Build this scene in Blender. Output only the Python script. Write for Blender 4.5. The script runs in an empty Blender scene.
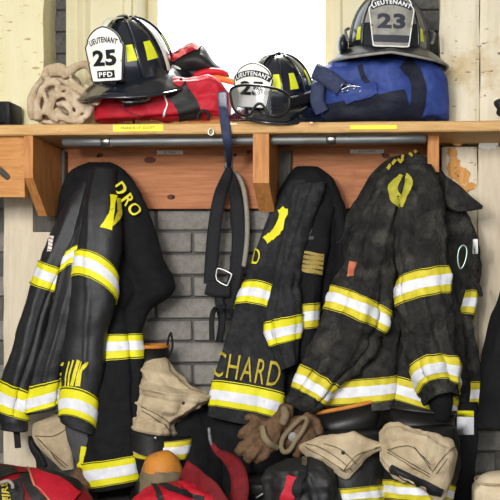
import bpy, math, random
import numpy as np
from mathutils import Vector, Matrix, noise as mnoise
random.seed(7)
PI = math.pi
C = bpy.context.scene.collection
SC = bpy.context.scene

# ------------------------------------------------------------------ camera, sky, sun, lights
CAM_Y, ZC, VX, VY, F = -2.6, 0.56, 400.0, 285.0, 936.0   # lens shift: photo cropped from the left of the lens axis
cam_data = bpy.data.cameras.new('camera')
cam = bpy.data.objects.new('camera', cam_data); C.objects.link(cam)
cam.location = (0, CAM_Y, ZC); cam.rotation_euler = (PI/2, 0, 0)
cam_data.sensor_width = 36.0; cam_data.sensor_fit = 'HORIZONTAL'
cam_data.lens = F/500*36.0
cam_data.shift_x = (250-VX)/500; cam_data.shift_y = (VY-250)/500
SC.camera = cam
w = bpy.data.worlds.new('sky'); SC.world = w; w.use_nodes = True
bg = w.node_tree.nodes['Background']
bg.inputs[0].default_value = (0.93, 0.97, 1.0, 1); bg.inputs[1].default_value = 2.6
sd = bpy.data.lights.new('sun', 'SUN'); sd.energy = 16; sd.angle = math.radians(1.5); sd.color = (1, .96, .88)
so = bpy.data.objects.new('sun', sd); C.objects.link(so)
so.rotation_euler = Vector((0.12, -1.0, -1.6)).to_track_quat('-Z', 'Y').to_euler(); so.location = (-1, 4, 4)
ad = bpy.data.lights.new('fill_lamp', 'AREA'); ad.shape = 'RECTANGLE'; ad.size = 1.2; ad.size_y = 0.5; ad.energy = 44; ad.color = (1, .97, .92)  # added fill light behind the camera, brightens the rack and under the shelf
ao = bpy.data.objects.new('fill_lamp', ad); C.objects.link(ao); ao.location = (-0.75, -3.0, 1.35)
ao.rotation_euler = (Vector((-0.45, 0, 0.25))-ao.location).to_track_quat('-Z', 'Y').to_euler()
fd = bpy.data.lights.new('camera_flash', 'AREA'); fd.shape = 'DISK'; fd.size = .16; fd.energy = 16; fd.color = (1, .98, .96)
fo = bpy.data.objects.new('camera_flash', fd); C.objects.link(fo); fo.location = (-.62, -2.75, .95)
fo.rotation_euler = (Vector((-0.45, 0, 0.55))-fo.location).to_track_quat('-Z', 'Y').to_euler()
SC.view_settings.view_transform = 'Standard'; SC.view_settings.look = 'None'
SC.view_settings.gamma = 1; SC.view_settings.use_curve_mapping = False
SC.view_settings.exposure = 0.0
SC.cycles.use_denoising = True
SC.cycles.max_bounces = 6

# ------------------------------------------------------------------ helpers
def sc_at(Y): return F/(Y-CAM_Y)                 # pixels per metre at depth Y
def P(px, py, Y):
    k = (Y-CAM_Y)/F
    return np.array([(px-VX)*k, Y, ZC+(VY-py)*k])
def proj(a):
    a = np.asarray(a); k = F/(a[..., 1]-CAM_Y)
    return VX+a[..., 0]*k, VY-(a[..., 2]-ZC)*k
ORG = {}                                          # root name -> origin
def thing(name, label, cat, loc, group=None):
    o = bpy.data.objects.new(name, None); C.objects.link(o)
    o.location = [float(v) for v in loc]; o['label'] = label; o['category'] = cat
    if group: o['group'] = group
    o.empty_display_size = .05
    ORG[o.name] = np.array(loc, float); return o
def tag(o, label, cat, group=None):
    o['label'] = label; o['category'] = cat
    if group: o['group'] = group
    return o
def build(name, V, Fc, mat, parent=None, smooth=True, label=None, kind=None):
    V = np.asarray(V, float)
    org = ORG.get(parent.name, np.zeros(3)) if parent else None
    if parent is None: org = V.mean(0)*0
    me = bpy.data.meshes.new(name)
    me.from_pydata((V-org).tolist(), [], [list(map(int, f)) for f in Fc]); me.update()
    if smooth: me.polygons.foreach_set('use_smooth', [True]*len(me.polygons))
    o = bpy.data.objects.new(name, me); C.objects.link(o)
    if mat: me.materials.append(mat)
    if parent:
        o.parent = parent
        # children of a part sit in that part's space (part origins coincide with the thing's origin)
        ORG[o.name] = org
    else: ORG[o.name] = org
    if label: o['label'] = label
    if kind: o['kind'] = kind
    return o
class MB:
    def __init__(s): s.v = []; s.f = []; s.n = 0
    def add(s, V, Fc):
        V = np.asarray(V, float); s.v.append(V); s.f += [[i+s.n for i in f] for f in Fc]; s.n += len(V); return s
    def go(s, name, mat, parent=None, **k): return build(name, np.vstack(s.v), s.f, mat, parent, **k)
def box(c, h, rot=None):
    V = np.array([[x, y, z] for x in (-1, 1) for y in (-1, 1) for z in (-1, 1)], float)*np.array(h)
    if rot is not None: V = V@np.array(rot).T
    return V+np.array(c), [[0, 1, 3, 2], [4, 6, 7, 5], [0, 4, 5, 1], [2, 3, 7, 6], [0, 2, 6, 4], [1, 5, 7, 3]]
def bbox_bev(c, h, b):
    """chamfered box"""
    V = []; idx = {}
    for sx in (-1, 1):
        for sy in (-1, 1):
            for sz in (-1, 1):
                for ax in range(3):
                    p = [sx*(h[0]-b), sy*(h[1]-b), sz*(h[2]-b)]; p[ax] = (sx, sy, sz)[ax]*h[ax]
                    idx[(sx, sy, sz, ax)] = len(V); V.append(p)
    Fc = []
    for ax in range(3):
        a, b2 = [i for i in range(3) if i != ax]
        for s in (-1, 1):
            q = []
            for (i, j) in ((-1, -1), (1, -1), (1, 1), (-1, 1)):
                k = [0, 0, 0]; k[ax] = s; k[a] = i; k[b2] = j; q.append(idx[(*k, ax)])
            Fc.append(q)
    for ax in range(3):
        a, b2 = [i for i in range(3) if i != ax]
        for i in (-1, 1):
            for j in (-1, 1):
                k0 = [0, 0, 0]; k0[ax] = -1; k0[a] = i; k0[b2] = j; k1 = list(k0); k1[ax] = 1
                Fc.append([idx[(*k0, a)], idx[(*k1, a)], idx[(*k1, b2)], idx[(*k0, b2)]])
    for sx in (-1, 1):
        for sy in (-1, 1):
            for sz in (-1, 1): Fc.append([idx[(sx, sy, sz, a)] for a in range(3)])
    return np.array(V)+np.array(c), Fc
def boxp(x0, x1, y0, y1, z0, z1, bev=0.0):
    c = [(x0+x1)/2, (y0+y1)/2, (z0+z1)/2]; h = [abs(x1-x0)/2, abs(y1-y0)/2, abs(z1-z0)/2]
    return bbox_bev(c, h, min(bev, min(h)*.9)) if bev else box(c, h)
def pxbox(px0, px1, py0, py1, Yf, Yb, bev=0.0):
    """box whose FRONT face covers the pixel rectangle at depth Yf"""
    a = P(px0, py1, Yf); b = P(px1, py0, Yf)
    return boxp(a[0], b[0], Yf, Yb, a[2], b[2], bev)
def cr(pts, n):
    """Catmull-Rom through pts (k x d) sampled n per span"""
    pts = np.asarray(pts, float); k = len(pts)
    t = np.linspace(0, k-1, (k-1)*n+1); return crat(pts, t)
def crat(pts, t):
    pts = np.asarray(pts, float); k = len(pts); t = np.clip(np.asarray(t, float), 0, k-1)
    i = np.minimum(t.astype(int), k-2); f = (t-i)[..., None]
    p0 = pts[np.maximum(i-1, 0)]; p1 = pts[i]; p2 = pts[i+1]; p3 = pts[np.minimum(i+2, k-1)]
    return .5*((2*p1)+(-p0+p2)*f+(2*p0-5*p1+4*p2-p3)*f**2+(-p0+3*p1-3*p2+p3)*f**3)
def frames(path):
    T = np.gradient(path, axis=0); T /= np.linalg.norm(T, axis=1)[:, None]+1e-12; return T
def tube(path, r, ns=10, cap=True, flat=None, n=None, closed=False):
    """round tube; r scalar or list; flat=(dir, factor) squashes the section along dir"""
    path = np.asarray(path, float)
    if n: 
        rr = np.broadcast_to(np.asarray(r, float), (len(path),)).copy()
        if closed: path = np.vstack([path, path[:1]]); rr = np.append(rr, rr[0])
        both = cr(np.column_stack([path, rr]), n); path = both[:, :3]; r = both[:, 3]
        if closed: path = path[:-1]; r = r[:-1]
    r = np.broadcast_to(np.asarray(r, float), (len(path),))
    m = len(path)
    if closed: T = np.roll(path, -1, 0)-np.roll(path, 1, 0); T /= np.linalg.norm(T, axis=1)[:, None]
    else: T = frames(path)
    N = np.zeros_like(T); up = np.array([0.13, -.98, .1]); n0 = up-T[0]*(up@T[0])
    for i in range(m):
        n0 = n0-T[i]*(n0@T[i]); n0 /= np.linalg.norm(n0)+1e-12; N[i] = n0
    B = np.cross(T, N)
    a = np.linspace(0, 2*PI, ns, endpoint=False)
    off = (N[:, None, :]*np.cos(a)[None, :, None]+B[:, None, :]*np.sin(a)[None, :, None])*r[:, None, None]
    if flat is not None:
        d = np.array(flat[0], float); d /= np.linalg.norm(d); off = off-(off@d)[..., None]*d*(1-flat[1])
    V = (path[:, None, :]+off).reshape(-1, 3)
    Fc = []
    for i in range(m if closed else m-1):
        i2 = (i+1) % m
        for j in range(ns): Fc.append([i*ns+j, i*ns+(j+1) % ns, i2*ns+(j+1) % ns, i2*ns+j])
    if cap and not closed:
        V = np.vstack([V, path[0]-T[0]*r[0]*.5, path[-1]+T[-1]*r[-1]*.5])
        for j in range(ns):
            Fc.append([m*ns, (j+1) % ns, j]); Fc.append([m*ns+1, (m-1)*ns+j, (m-1)*ns+(j+1) % ns])
    return V, Fc
def ribbon(path, wid, wdir, th=.003, n=8, rip=0.0, seed=0):
    """flat strap swept along path; wid scalar/list, wdir vector or list"""
    path = np.asarray(path, float); k = len(path)
    wid = np.broadcast_to(np.asarray(wid, float), (k,)); wd = np.broadcast_to(np.asarray(wdir, float), (k, 3))
    A = cr(np.column_stack([path, wid, wd]), n); p = A[:, :3]; W = A[:, 4:7]; wv = A[:, 3]
    T = frames(p); W = W-T*np.sum(W*T, 1)[:, None]; W /= np.linalg.norm(W, axis=1)[:, None]+1e-12
    N = np.cross(T, W)
    if rip:
        s = np.arange(len(p)); p = p+N*(rip*np.sin(s*.7+seed))[:, None]
    m = len(p); us = np.linspace(-1, 1, 5)
    top = p[:, None, :]+W[:, None, :]*(us[None, :, None]*wv[:, None, None]/2)+N[:, None, :]*th/2*(1-.5*us**4)[None, :, None]
    bot = p[:, None, :]+W[:, None, :]*(us[None, ::-1, None]*wv[:, None, None]/2)-N[:, None, :]*th/2*(1-.5*us**4)[None, :, None]
    G = np.concatenate([top, bot], 1); ns = 10; V = G.reshape(-1, 3); Fc = []
    for i in range(m-1):
        for j in range(ns): Fc.append([i*ns+j, i*ns+(j+1) % ns, (i+1)*ns+(j+1) % ns, (i+1)*ns+j])
    Fc.append(list(range(ns))); Fc.append(list(range((m-1)*ns, m*ns))[::-1]); return V, Fc
def grid_faces(nu, nv, wrap=False):
    Fc = []
    for i in range(nv-1):
        for j in range(nu if wrap else nu-1):
            j2 = (j+1) % nu; Fc.append([i*nu+j, i*nu+j2, (i+1)*nu+j2, (i+1)*nu+j])
    return Fc
def ellipsoid(c, r, rot=None, ns=20, nr=12):
    t = np.linspace(0, PI, nr+1)[1:-1]; a = np.linspace(0, 2*PI, ns, endpoint=False)
    V = np.array([[math.sin(x)*math.cos(y), math.sin(x)*math.sin(y), math.cos(x)] for x in t for y in a])
    V = np.vstack([V, [0, 0, 1], [0, 0, -1]])*np.array(r)
    Fc = grid_faces(ns, nr-1, True); n = ns*(nr-1)
    for j in range(ns): Fc.append([n, (j+1) % ns, j]); Fc.append([n+1, (nr-2)*ns+j, (nr-2)*ns+(j+1) % ns])
    if rot is not None: V = V@np.array(rot).T
    return V+np.array(c), Fc
def nz(V, s, seed=0):
    o = seed*13.7
    return np.array([mnoise.noise((x*s+o, y*s-o, z*s+o*.5)) for x, y, z in V])
def vnoise(V, s, amp, seed=0):
    return np.column_stack([nz(V, s, seed), nz(V, s, seed+31), nz(V, s, seed+57)])*amp
def blend(pieces, voxel=.004, it=4, amp=0, ns=40, seed=0, amp2=0, ns2=140):
    """soft union of overlapping closed pieces"""
    mb = MB()
    for V, Fc in pieces: mb.add(V, Fc)
    me = bpy.data.meshes.new('t'); me.from_pydata(np.vstack(mb.v).tolist(), [], mb.f); me.update()
    o = bpy.data.objects.new('t', me); C.objects.link(o)
    m = o.modifiers.new('r', 'REMESH'); m.mode = 'VOXEL'; m.voxel_size = voxel
    if it: s = o.modifiers.new('s', 'SMOOTH'); s.iterations = it; s.factor = .5
    dg = bpy.context.evaluated_depsgraph_get(); dg.update()
    e = bpy.data.meshes.new_from_object(o.evaluated_get(dg))
    V = np.zeros(len(e.vertices)*3); e.vertices.foreach_get('co', V); V = V.reshape(-1, 3)
    N = np.zeros(len(e.vertices)*3); e.vertex_normals.foreach_get('vector', N); N = N.reshape(-1, 3)
    Fc = [list(p.vertices) for p in e.polygons]
    bpy.data.objects.remove(o); bpy.data.meshes.remove(e); bpy.data.meshes.remove(me)
    if amp: V = V+N*(nz(V, ns, seed)*amp)[:, None]
    if amp2: V = V+N*(nz(V, ns2, seed+5)*amp2)[:, None]
    return V, Fc
_tc = {}
def text2d(body, bold=.02, spacing=1.0):
    """letters as a flat mesh normalised to x -.5...5, y -.5...5; returns V2, faces, aspect"""
    key = (body, bold, spacing)
    if key in _tc: return _tc[key]
    cu = bpy.data.curves.new('t', 'FONT'); cu.body = body; cu.offset = bold; cu.space_character = spacing; cu.resolution_u = 3
    o = bpy.data.objects.new('t', cu); C.objects.link(o)
    dg = bpy.context.evaluated_depsgraph_get(); dg.update()
    e = bpy.data.meshes.new_from_object(o.evaluated_get(dg))
    V = np.array([v.co[:2] for v in e.vertices]); Fc = [list(p.vertices) for p in e.polygons]
    bpy.data.objects.remove(o); bpy.data.curves.remove(cu); bpy.data.meshes.remove(e)
    lo, hi = V.min(0), V.max(0); asp = (hi-lo)[0]/(hi-lo)[1]
    _tc[key] = ((V-lo)/(hi-lo)-.5, Fc, asp); return _tc[key]

# ------------------------------------------------------------------ materials
def srgb(r, g, b):
    f = lambda c: c/12.92 if c <= .04045 else ((c+.055)/1.055)**2.4
    return tuple(f(v/255) for v in (r, g, b))
def mat(name, c1, c2=None, scale=12, rough=.8, bump=0.0, bscale=60, metal=0.0, stretch=(1, 1, 1), detail=5, c3=None, s3=3, t3=(.55, .7), spec=.3, wave=None, sheen=0, coat=0):
    m = bpy.data.materials.new(name); m.use_nodes = True; nt = m.node_tree; N = nt.nodes; L = nt.links
    b = N['Principled BSDF']; b.inputs['Roughness'].default_value = rough; b.inputs['Metallic'].default_value = metal
    b.inputs['Specular IOR Level'].default_value = spec
    if coat: b.inputs['Coat Weight'].default_value = coat; b.inputs['Coat Roughness'].default_value = .08
    if sheen: b.inputs['Sheen Weight'].default_value = sheen
    tc = N.new('ShaderNodeTexCoord'); mp = N.new('ShaderNodeMapping'); mp.inputs['Scale'].default_value = stretch
    L.new(tc.outputs['Object'], mp.inputs[0])
    c2 = c2 or c1
    no = N.new('ShaderNodeTexNoise'); no.inputs['Scale'].default_value = scale; no.inputs['Detail'].default_value = detail; no.inputs['Roughness'].default_value = .6
    L.new(mp.outputs[0], no.inputs[0])
    rp = N.new('ShaderNodeValToRGB'); rp.color_ramp.elements[0].position = .32; rp.color_ramp.elements[1].position = .68
    rp.color_ramp.elements[0].color = (*c1, 1); rp.color_ramp.elements[1].color = (*c2, 1)
    L.new(no.outputs[0], rp.inputs[0]); col = rp.outputs[0]
    if wave:
        wv = N.new('ShaderNodeTexWave'); wv.inputs['Scale'].default_value = wave[0]; wv.inputs['Distortion'].default_value = wave[1]; wv.inputs['Detail'].default_value = 3
        wv.bands_direction = wave[3]; L.new(mp.outputs[0], wv.inputs[0])
        mx = N.new('ShaderNodeMixRGB'); mx.blend_type = 'MULTIPLY'; mx.inputs[0].default_value = wave[2]
        L.new(col, mx.inputs[1]); L.new(wv.outputs['Color'], mx.inputs[2]); col = mx.outputs[0]
    if c3:
        n3 = N.new('ShaderNodeTexNoise'); n3.inputs['Scale'].default_value = s3; n3.inputs['Detail'].default_value = 8; n3.inputs['Roughness'].default_value = .65
        L.new(tc.outputs['Object'], n3.inputs[0])
        r3 = N.new('ShaderNodeValToRGB'); r3.color_ramp.elements[0].position = t3[0]; r3.color_ramp.elements[1].position = t3[1]
        L.new(n3.outputs[0], r3.inputs[0])
        mx = N.new('ShaderNodeMixRGB'); L.new(r3.outputs[0], mx.inputs[0]); L.new(col, mx.inputs[1]); mx.inputs[2].default_value = (*c3, 1); col = mx.outputs[0]
    L.new(col, b.inputs['Base Color'])
    if bump:
        nb = N.new('ShaderNodeTexNoise'); nb.inputs['Scale'].default_value = bscale; nb.inputs['Detail'].default_value = 6; L.new(mp.outputs[0], nb.inputs[0])
        bp = N.new('ShaderNodeBump'); bp.inputs['Strength'].default_value = bump; bp.inputs['Distance'].default_value = .006
        L.new(nb.outputs[0], bp.inputs['Height']); L.new(bp.outputs[0], b.inputs['Normal'])
    return m
S = srgb
M = {}
M['coat_left'] = mat('black_turnout_cloth', S(20, 20, 22), S(36, 36, 39), 60, .5, .25, 330, spec=.5)
M['coat_left_back'] = mat('matt_black_turnout_cloth', S(17, 17, 19), S(28, 28, 30), 60, .85, .4, 330, spec=.2)
M['olive'] = mat('olive_yellow_reflector', S(158, 152, 44), S(186, 178, 66), 40, .6, .2, 200)
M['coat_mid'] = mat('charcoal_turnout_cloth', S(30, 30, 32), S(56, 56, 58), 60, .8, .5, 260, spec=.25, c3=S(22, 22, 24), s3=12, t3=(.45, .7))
M['coat_right'] = mat('worn_turnout_cloth', S(24, 24, 24), S(50, 49, 47), 34, .85, .8, 150, c3=S(94, 90, 83), s3=14, t3=(.5, .82), spec=.22)
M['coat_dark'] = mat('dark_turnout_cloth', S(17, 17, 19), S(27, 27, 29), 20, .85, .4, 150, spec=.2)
M['lining'] = mat('grey_lining', S(66, 66, 68), S(84, 84, 84), 20, .8, .2, 90)
M['yellow'] = mat('lime_yellow_trim', S(222, 214, 20), S(238, 230, 40), 25, .55, .12, 250)
M['yellow_old'] = mat('dull_yellow_trim', S(196, 182, 32), S(226, 210, 60), 30, .6, .15, 250, c3=S(140, 128, 50), s3=26, t3=(.6, .85))
M['gold'] = mat('gold_trim', S(132, 110, 48), S(170, 146, 74), 40, .6, .2, 200)
M['silver'] = mat('silver_reflective_tape', S(214, 215, 220), S(240, 240, 244), 40, .5, .15, 200, c3=S(170, 170, 172), s3=30, t3=(.6, .8))
M['stitch'] = mat('dark_stitching', S(60, 56, 20), None, 10, .9)
M['letter'] = mat('yellow_lettering', S(214, 200, 30), S(232, 220, 60), 60, .6)
M['letter_old'] = mat('gold_lettering', S(170, 150, 40), S(206, 186, 70), 60, .7)
M['tan'] = mat('tan_canvas', S(164, 144, 114), S(198, 180, 150), 14, .9, .5, 140, c3=S(126, 110, 88), s3=20, t3=(.58, .8))
M['tan_stitch'] = mat('brown_seam_thread', S(96, 82, 62), None, 10, .9)
M['knit'] = mat('tan_knit', S(172, 148, 118), S(214, 194, 166), 22, .95, .5, 220, c3=S(222, 208, 190), s3=16, t3=(.56, .75))
M['black_rubber'] = mat('black_rubber', S(22, 21, 21), S(36, 34, 33), 14, .42, .1, 60, spec=.4)
M['orange_rim'] = mat('orange_rubber', S(186, 112, 40), S(206, 136, 60), 20, .6)
M['toe'] = mat('worn_orange_toe', S(206, 132, 42), S(188, 124, 60), 20, .6, .3, 60, c3=S(126, 100, 76), s3=16, t3=(.5, .72))
M['cream_toe'] = mat('cream_toe', S(206, 186, 152), S(228, 212, 184), 16, .6, .2, 60)
M['leather'] = mat('brown_leather', S(84, 62, 43), S(122, 92, 66), 28, .75, .5, 110, c3=S(56, 42, 32), s3=30, t3=(.5, .75))
M['leather_band'] = mat('tan_leather_binding', S(108, 94, 72), S(134, 118, 92), 28, .8, .3, 110)
M['red'] = mat('red_nylon', S(166, 18, 36), S(196, 28, 48), 14, .6, .4, 60)
M['red_dark'] = mat('dark_red_nylon', S(104, 16, 22), S(150, 22, 32), 14, .65, .4, 60)
M['red_strap'] = mat('dull_red_webbing', S(92, 14, 20), S(122, 20, 28), 60, .75, .3, 300)
M['orange'] = mat('orange_lining', S(226, 104, 44), S(240, 140, 80), 14, .7, .3, 60)
M['webbing'] = mat('black_webbing', S(24, 24, 27), S(34, 34, 38), 120, .75, .3, 500)
M['navy_web'] = mat('navy_webbing', S(44, 50, 76), S(60, 68, 98), 120, .7, .3, 500)
M['nylon_black'] = mat('black_nylon', S(22, 22, 23), S(38, 38, 38), 16, .55, .5, 40, spec=.35)
M['blue'] = mat('royal_blue_nylon', S(38, 55, 116), S(56, 77, 146), 14, .6, .4, 70)
M['blue_panel'] = mat('navy_panel', S(18, 21, 34), S(30, 34, 52), 14, .7, .4, 70)
M['chrome'] = mat('metal_fitting', S(190, 190, 188), None, 10, .28, metal=1)
M['green_metal'] = mat('green_carabiner_metal', S(150, 176, 160), None, 10, .3, metal=1)
M['steel'] = mat('galvanised_pipe', S(112, 113, 113), S(142, 143, 142), 8, .5, .1, 60, metal=.6, stretch=(2, 20, 20), c3=S(110, 108, 104), s3=9, t3=(.55, .75))
M['helm_navy'] = mat('navy_black_enamel', S(14, 17, 28), S(24, 28, 42), 8, .2, .03, 60, spec=.6, coat=.8)
M['helm_worn'] = mat('worn_black_enamel', S(20, 22, 27), S(38, 42, 49), 16, .42, .15, 60, spec=.5, coat=.3)
M['shield_white'] = mat('white_shield_leather', S(232, 230, 222), S(244, 243, 238), 20, .5, .1, 80)
M['shield_grey'] = mat('grimy_shield_leather', S(128, 126, 118), S(158, 155, 146), 24, .55, .2, 60, c3=S(92, 90, 84), s3=30, t3=(.5, .75))
M['ink'] = mat('black_lettering', S(20, 20, 22), None, 10, .55)
M['ink_worn'] = mat('faded_lettering', S(48, 50, 60), None, 10, .55)
M['white_print'] = mat('white_lettering', S(240, 240, 236), None, 10, .5)
M['lime'] = mat('lime_reflector', S(214, 220, 30), S(232, 236, 60), 20, .35)
M['pale'] = mat('pale_crown_stripe', S(226, 224, 206), S(240, 238, 226), 20, .4)
M['brass'] = mat('brass', S(186, 160, 96), None, 10, .3, metal=1)
M['wood'] = mat('orange_pine', S(182, 120, 62), S(206, 148, 86), 10, .6, .12, 60, stretch=(1.2, 14, 14), c3=S(140, 84, 40), s3=8, t3=(.62, .78))
M['wood_v'] = mat('orange_pine_upright', S(170, 108, 56), S(204, 142, 82), 10, .6, .12, 60, stretch=(14, 6, 1.4), c3=S(136, 82, 42), s3=8, t3=(.62, .78))
M['wood_shelf'] = mat('shelf_pine', S(190, 144, 88), S(216, 176, 118), 9, .6, .15, 60, stretch=(1.3, 10, 16), c3=S(140, 96, 52), s3=10, t3=(.6, .8))
M['wood_red'] = mat('red_brown_pine', S(168, 102, 62), S(198, 132, 88), 9, .62, .15, 60, stretch=(1.1, 10, 15), c3=S(138, 80, 48), s3=6, t3=(.58, .8), wave=(9, 6, .18, 'Z'))
M['knot'] = mat('wood_knot', S(84, 44, 26), S(104, 58, 36), 40, .6)
M['wood_grey'] = mat('dark_grey_board', S(74, 70, 66), S(98, 94, 88), 14, .8, .2, 80, stretch=(8, 4, 1))  # dark grey with lighter streaks, for the bracket side boards and the peg
M['mortar'] = mat('mortar', S(86, 84, 81), S(102, 99, 95), 60, .95, .4, 200)
M['bricks'] = [mat('grey_brick', S(124+d, 120+d, 114+d), S(150+d, 145+d, 138+d), 60, .9, .5, 220, c3=S(90+d, 88+d, 86+d), s3=60, t3=(.6, .72)) for d in (-5, 0, 5)]
M['brick_backlit'] = mat('backlit_shade_brick', S(74, 73, 72), S(104, 102, 99), 60, .9, .5, 220, c3=S(56, 55, 54), s3=50, t3=(.55, .72))  # backlit shade beside the bright window, painted into the brick colour
M['brick_red'] = mat('reddish_brick', S(150, 118, 96), S(170, 138, 112), 40, .9, .5, 200)
M['plaster'] = mat('pale_plaster', S(210, 194, 168), S(224, 210, 186), 12, .85, .2, 60, c3=S(184, 160, 126), s3=5, t3=(.6, .8), stretch=(6, 6, 1))
M['trimpaint'] = mat('cream_gloss_paint', S(214, 203, 164), S(222, 213, 178), 6, .45, .05, 40)
M['floor'] = mat('dark_concrete', S(52, 50, 48), S(72, 70, 67), 12, .85, .3, 60)
M['roomwall'] = mat('room_paint', S(170, 168, 160), S(180, 178, 170), 6, .9)
M['label_y'] = mat('yellow_label_tape', S(246, 222, 48), S(250, 230, 70), 30, .5)
M['label_w'] = mat('white_label_tape', S(222, 214, 204), S(232, 224, 214), 30, .5)
M['patch_red'] = mat('orange_red_patch', S(176, 92, 62), S(196, 120, 88), 60, .8)
M['rope'] = mat('grey_rope', S(140, 134, 122), S(174, 168, 156), 200, .9, .6, 400)
M['plastic'] = mat('black_plastic', S(18, 18, 19), S(26, 26, 28), 20, .4, spec=.4)
def paint_peel(name, base, base2, under, dark, sc, thr, zmix=None):
    m = mat(name, base, base2, 7, .75, .35, 50, stretch=(3, 3, .6), c3=under, s3=sc, t3=thr)
    nt = m.node_tree; N = nt.nodes; L = nt.links; b = N['Principled BSDF']; src = b.inputs['Base Color'].links[0].from_socket
    tc = N.new('ShaderNodeTexCoord'); vo = N.new('ShaderNodeTexNoise'); vo.inputs['Scale'].default_value = 90; vo.inputs['Detail'].default_value = 4
    mp = N.new('ShaderNodeMapping'); mp.inputs['Scale'].default_value = (.35, 1, 1); L.new(tc.outputs['Object'], mp.inputs[0]); L.new(mp.outputs[0], vo.inputs[0])
    r = N.new('ShaderNodeValToRGB'); r.color_ramp.elements[0].position = .64; r.color_ramp.elements[1].position = .70
    L.new(vo.outputs[0], r.inputs[0]); mx = N.new('ShaderNodeMixRGB'); L.new(r.outputs[0], mx.inputs[0]); L.new(src, mx.inputs[1]); mx.inputs[2].default_value = (*dark, 1)
    L.new(mx.outputs[0], b.inputs['Base Color']); return m
M['post_left'] = paint_peel('old_cream_paint', S(222, 211, 166), S(232, 224, 188), S(206, 186, 122), S(186, 160, 104), 5, (.52, .72))
M['post_right'] = paint_peel('peeling_cream_paint', S(216, 204, 176), S(232, 222, 200), S(196, 170, 124), S(122, 104, 82), 5, (.58, .72))
def clear(name, col, rough=.05, op=.15):
    m = bpy.data.materials.new(name); m.use_nodes = True; nt = m.node_tree; N = nt.nodes; L = nt.links; out = N['Material Output']
    t = N.new('ShaderNodeBsdfTransparent'); t.inputs[0].default_value = (*col, 1); g = N.new('ShaderNodeBsdfGlossy'); g.inputs[1].default_value = rough
    mx = N.new('ShaderNodeMixShader'); fr = N.new('ShaderNodeLayerWeight'); fr.inputs[0].default_value = op
    L.new(fr.outputs['Fresnel'], mx.inputs[0]); L.new(t.outputs[0], mx.inputs[1]); L.new(g.outputs[0], mx.inputs[2]); L.new(mx.outputs[0], out.inputs[0]); return m
M['glass'] = clear('window_glass', (.97, .98, .98), .02, .1)
M['lens'] = clear('goggle_lens', (.8, .8, .82), .08, .35)
M['smoke_visor'] = clear('scuffed_visor', (.55, .57, .6), .25, .45)

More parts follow.
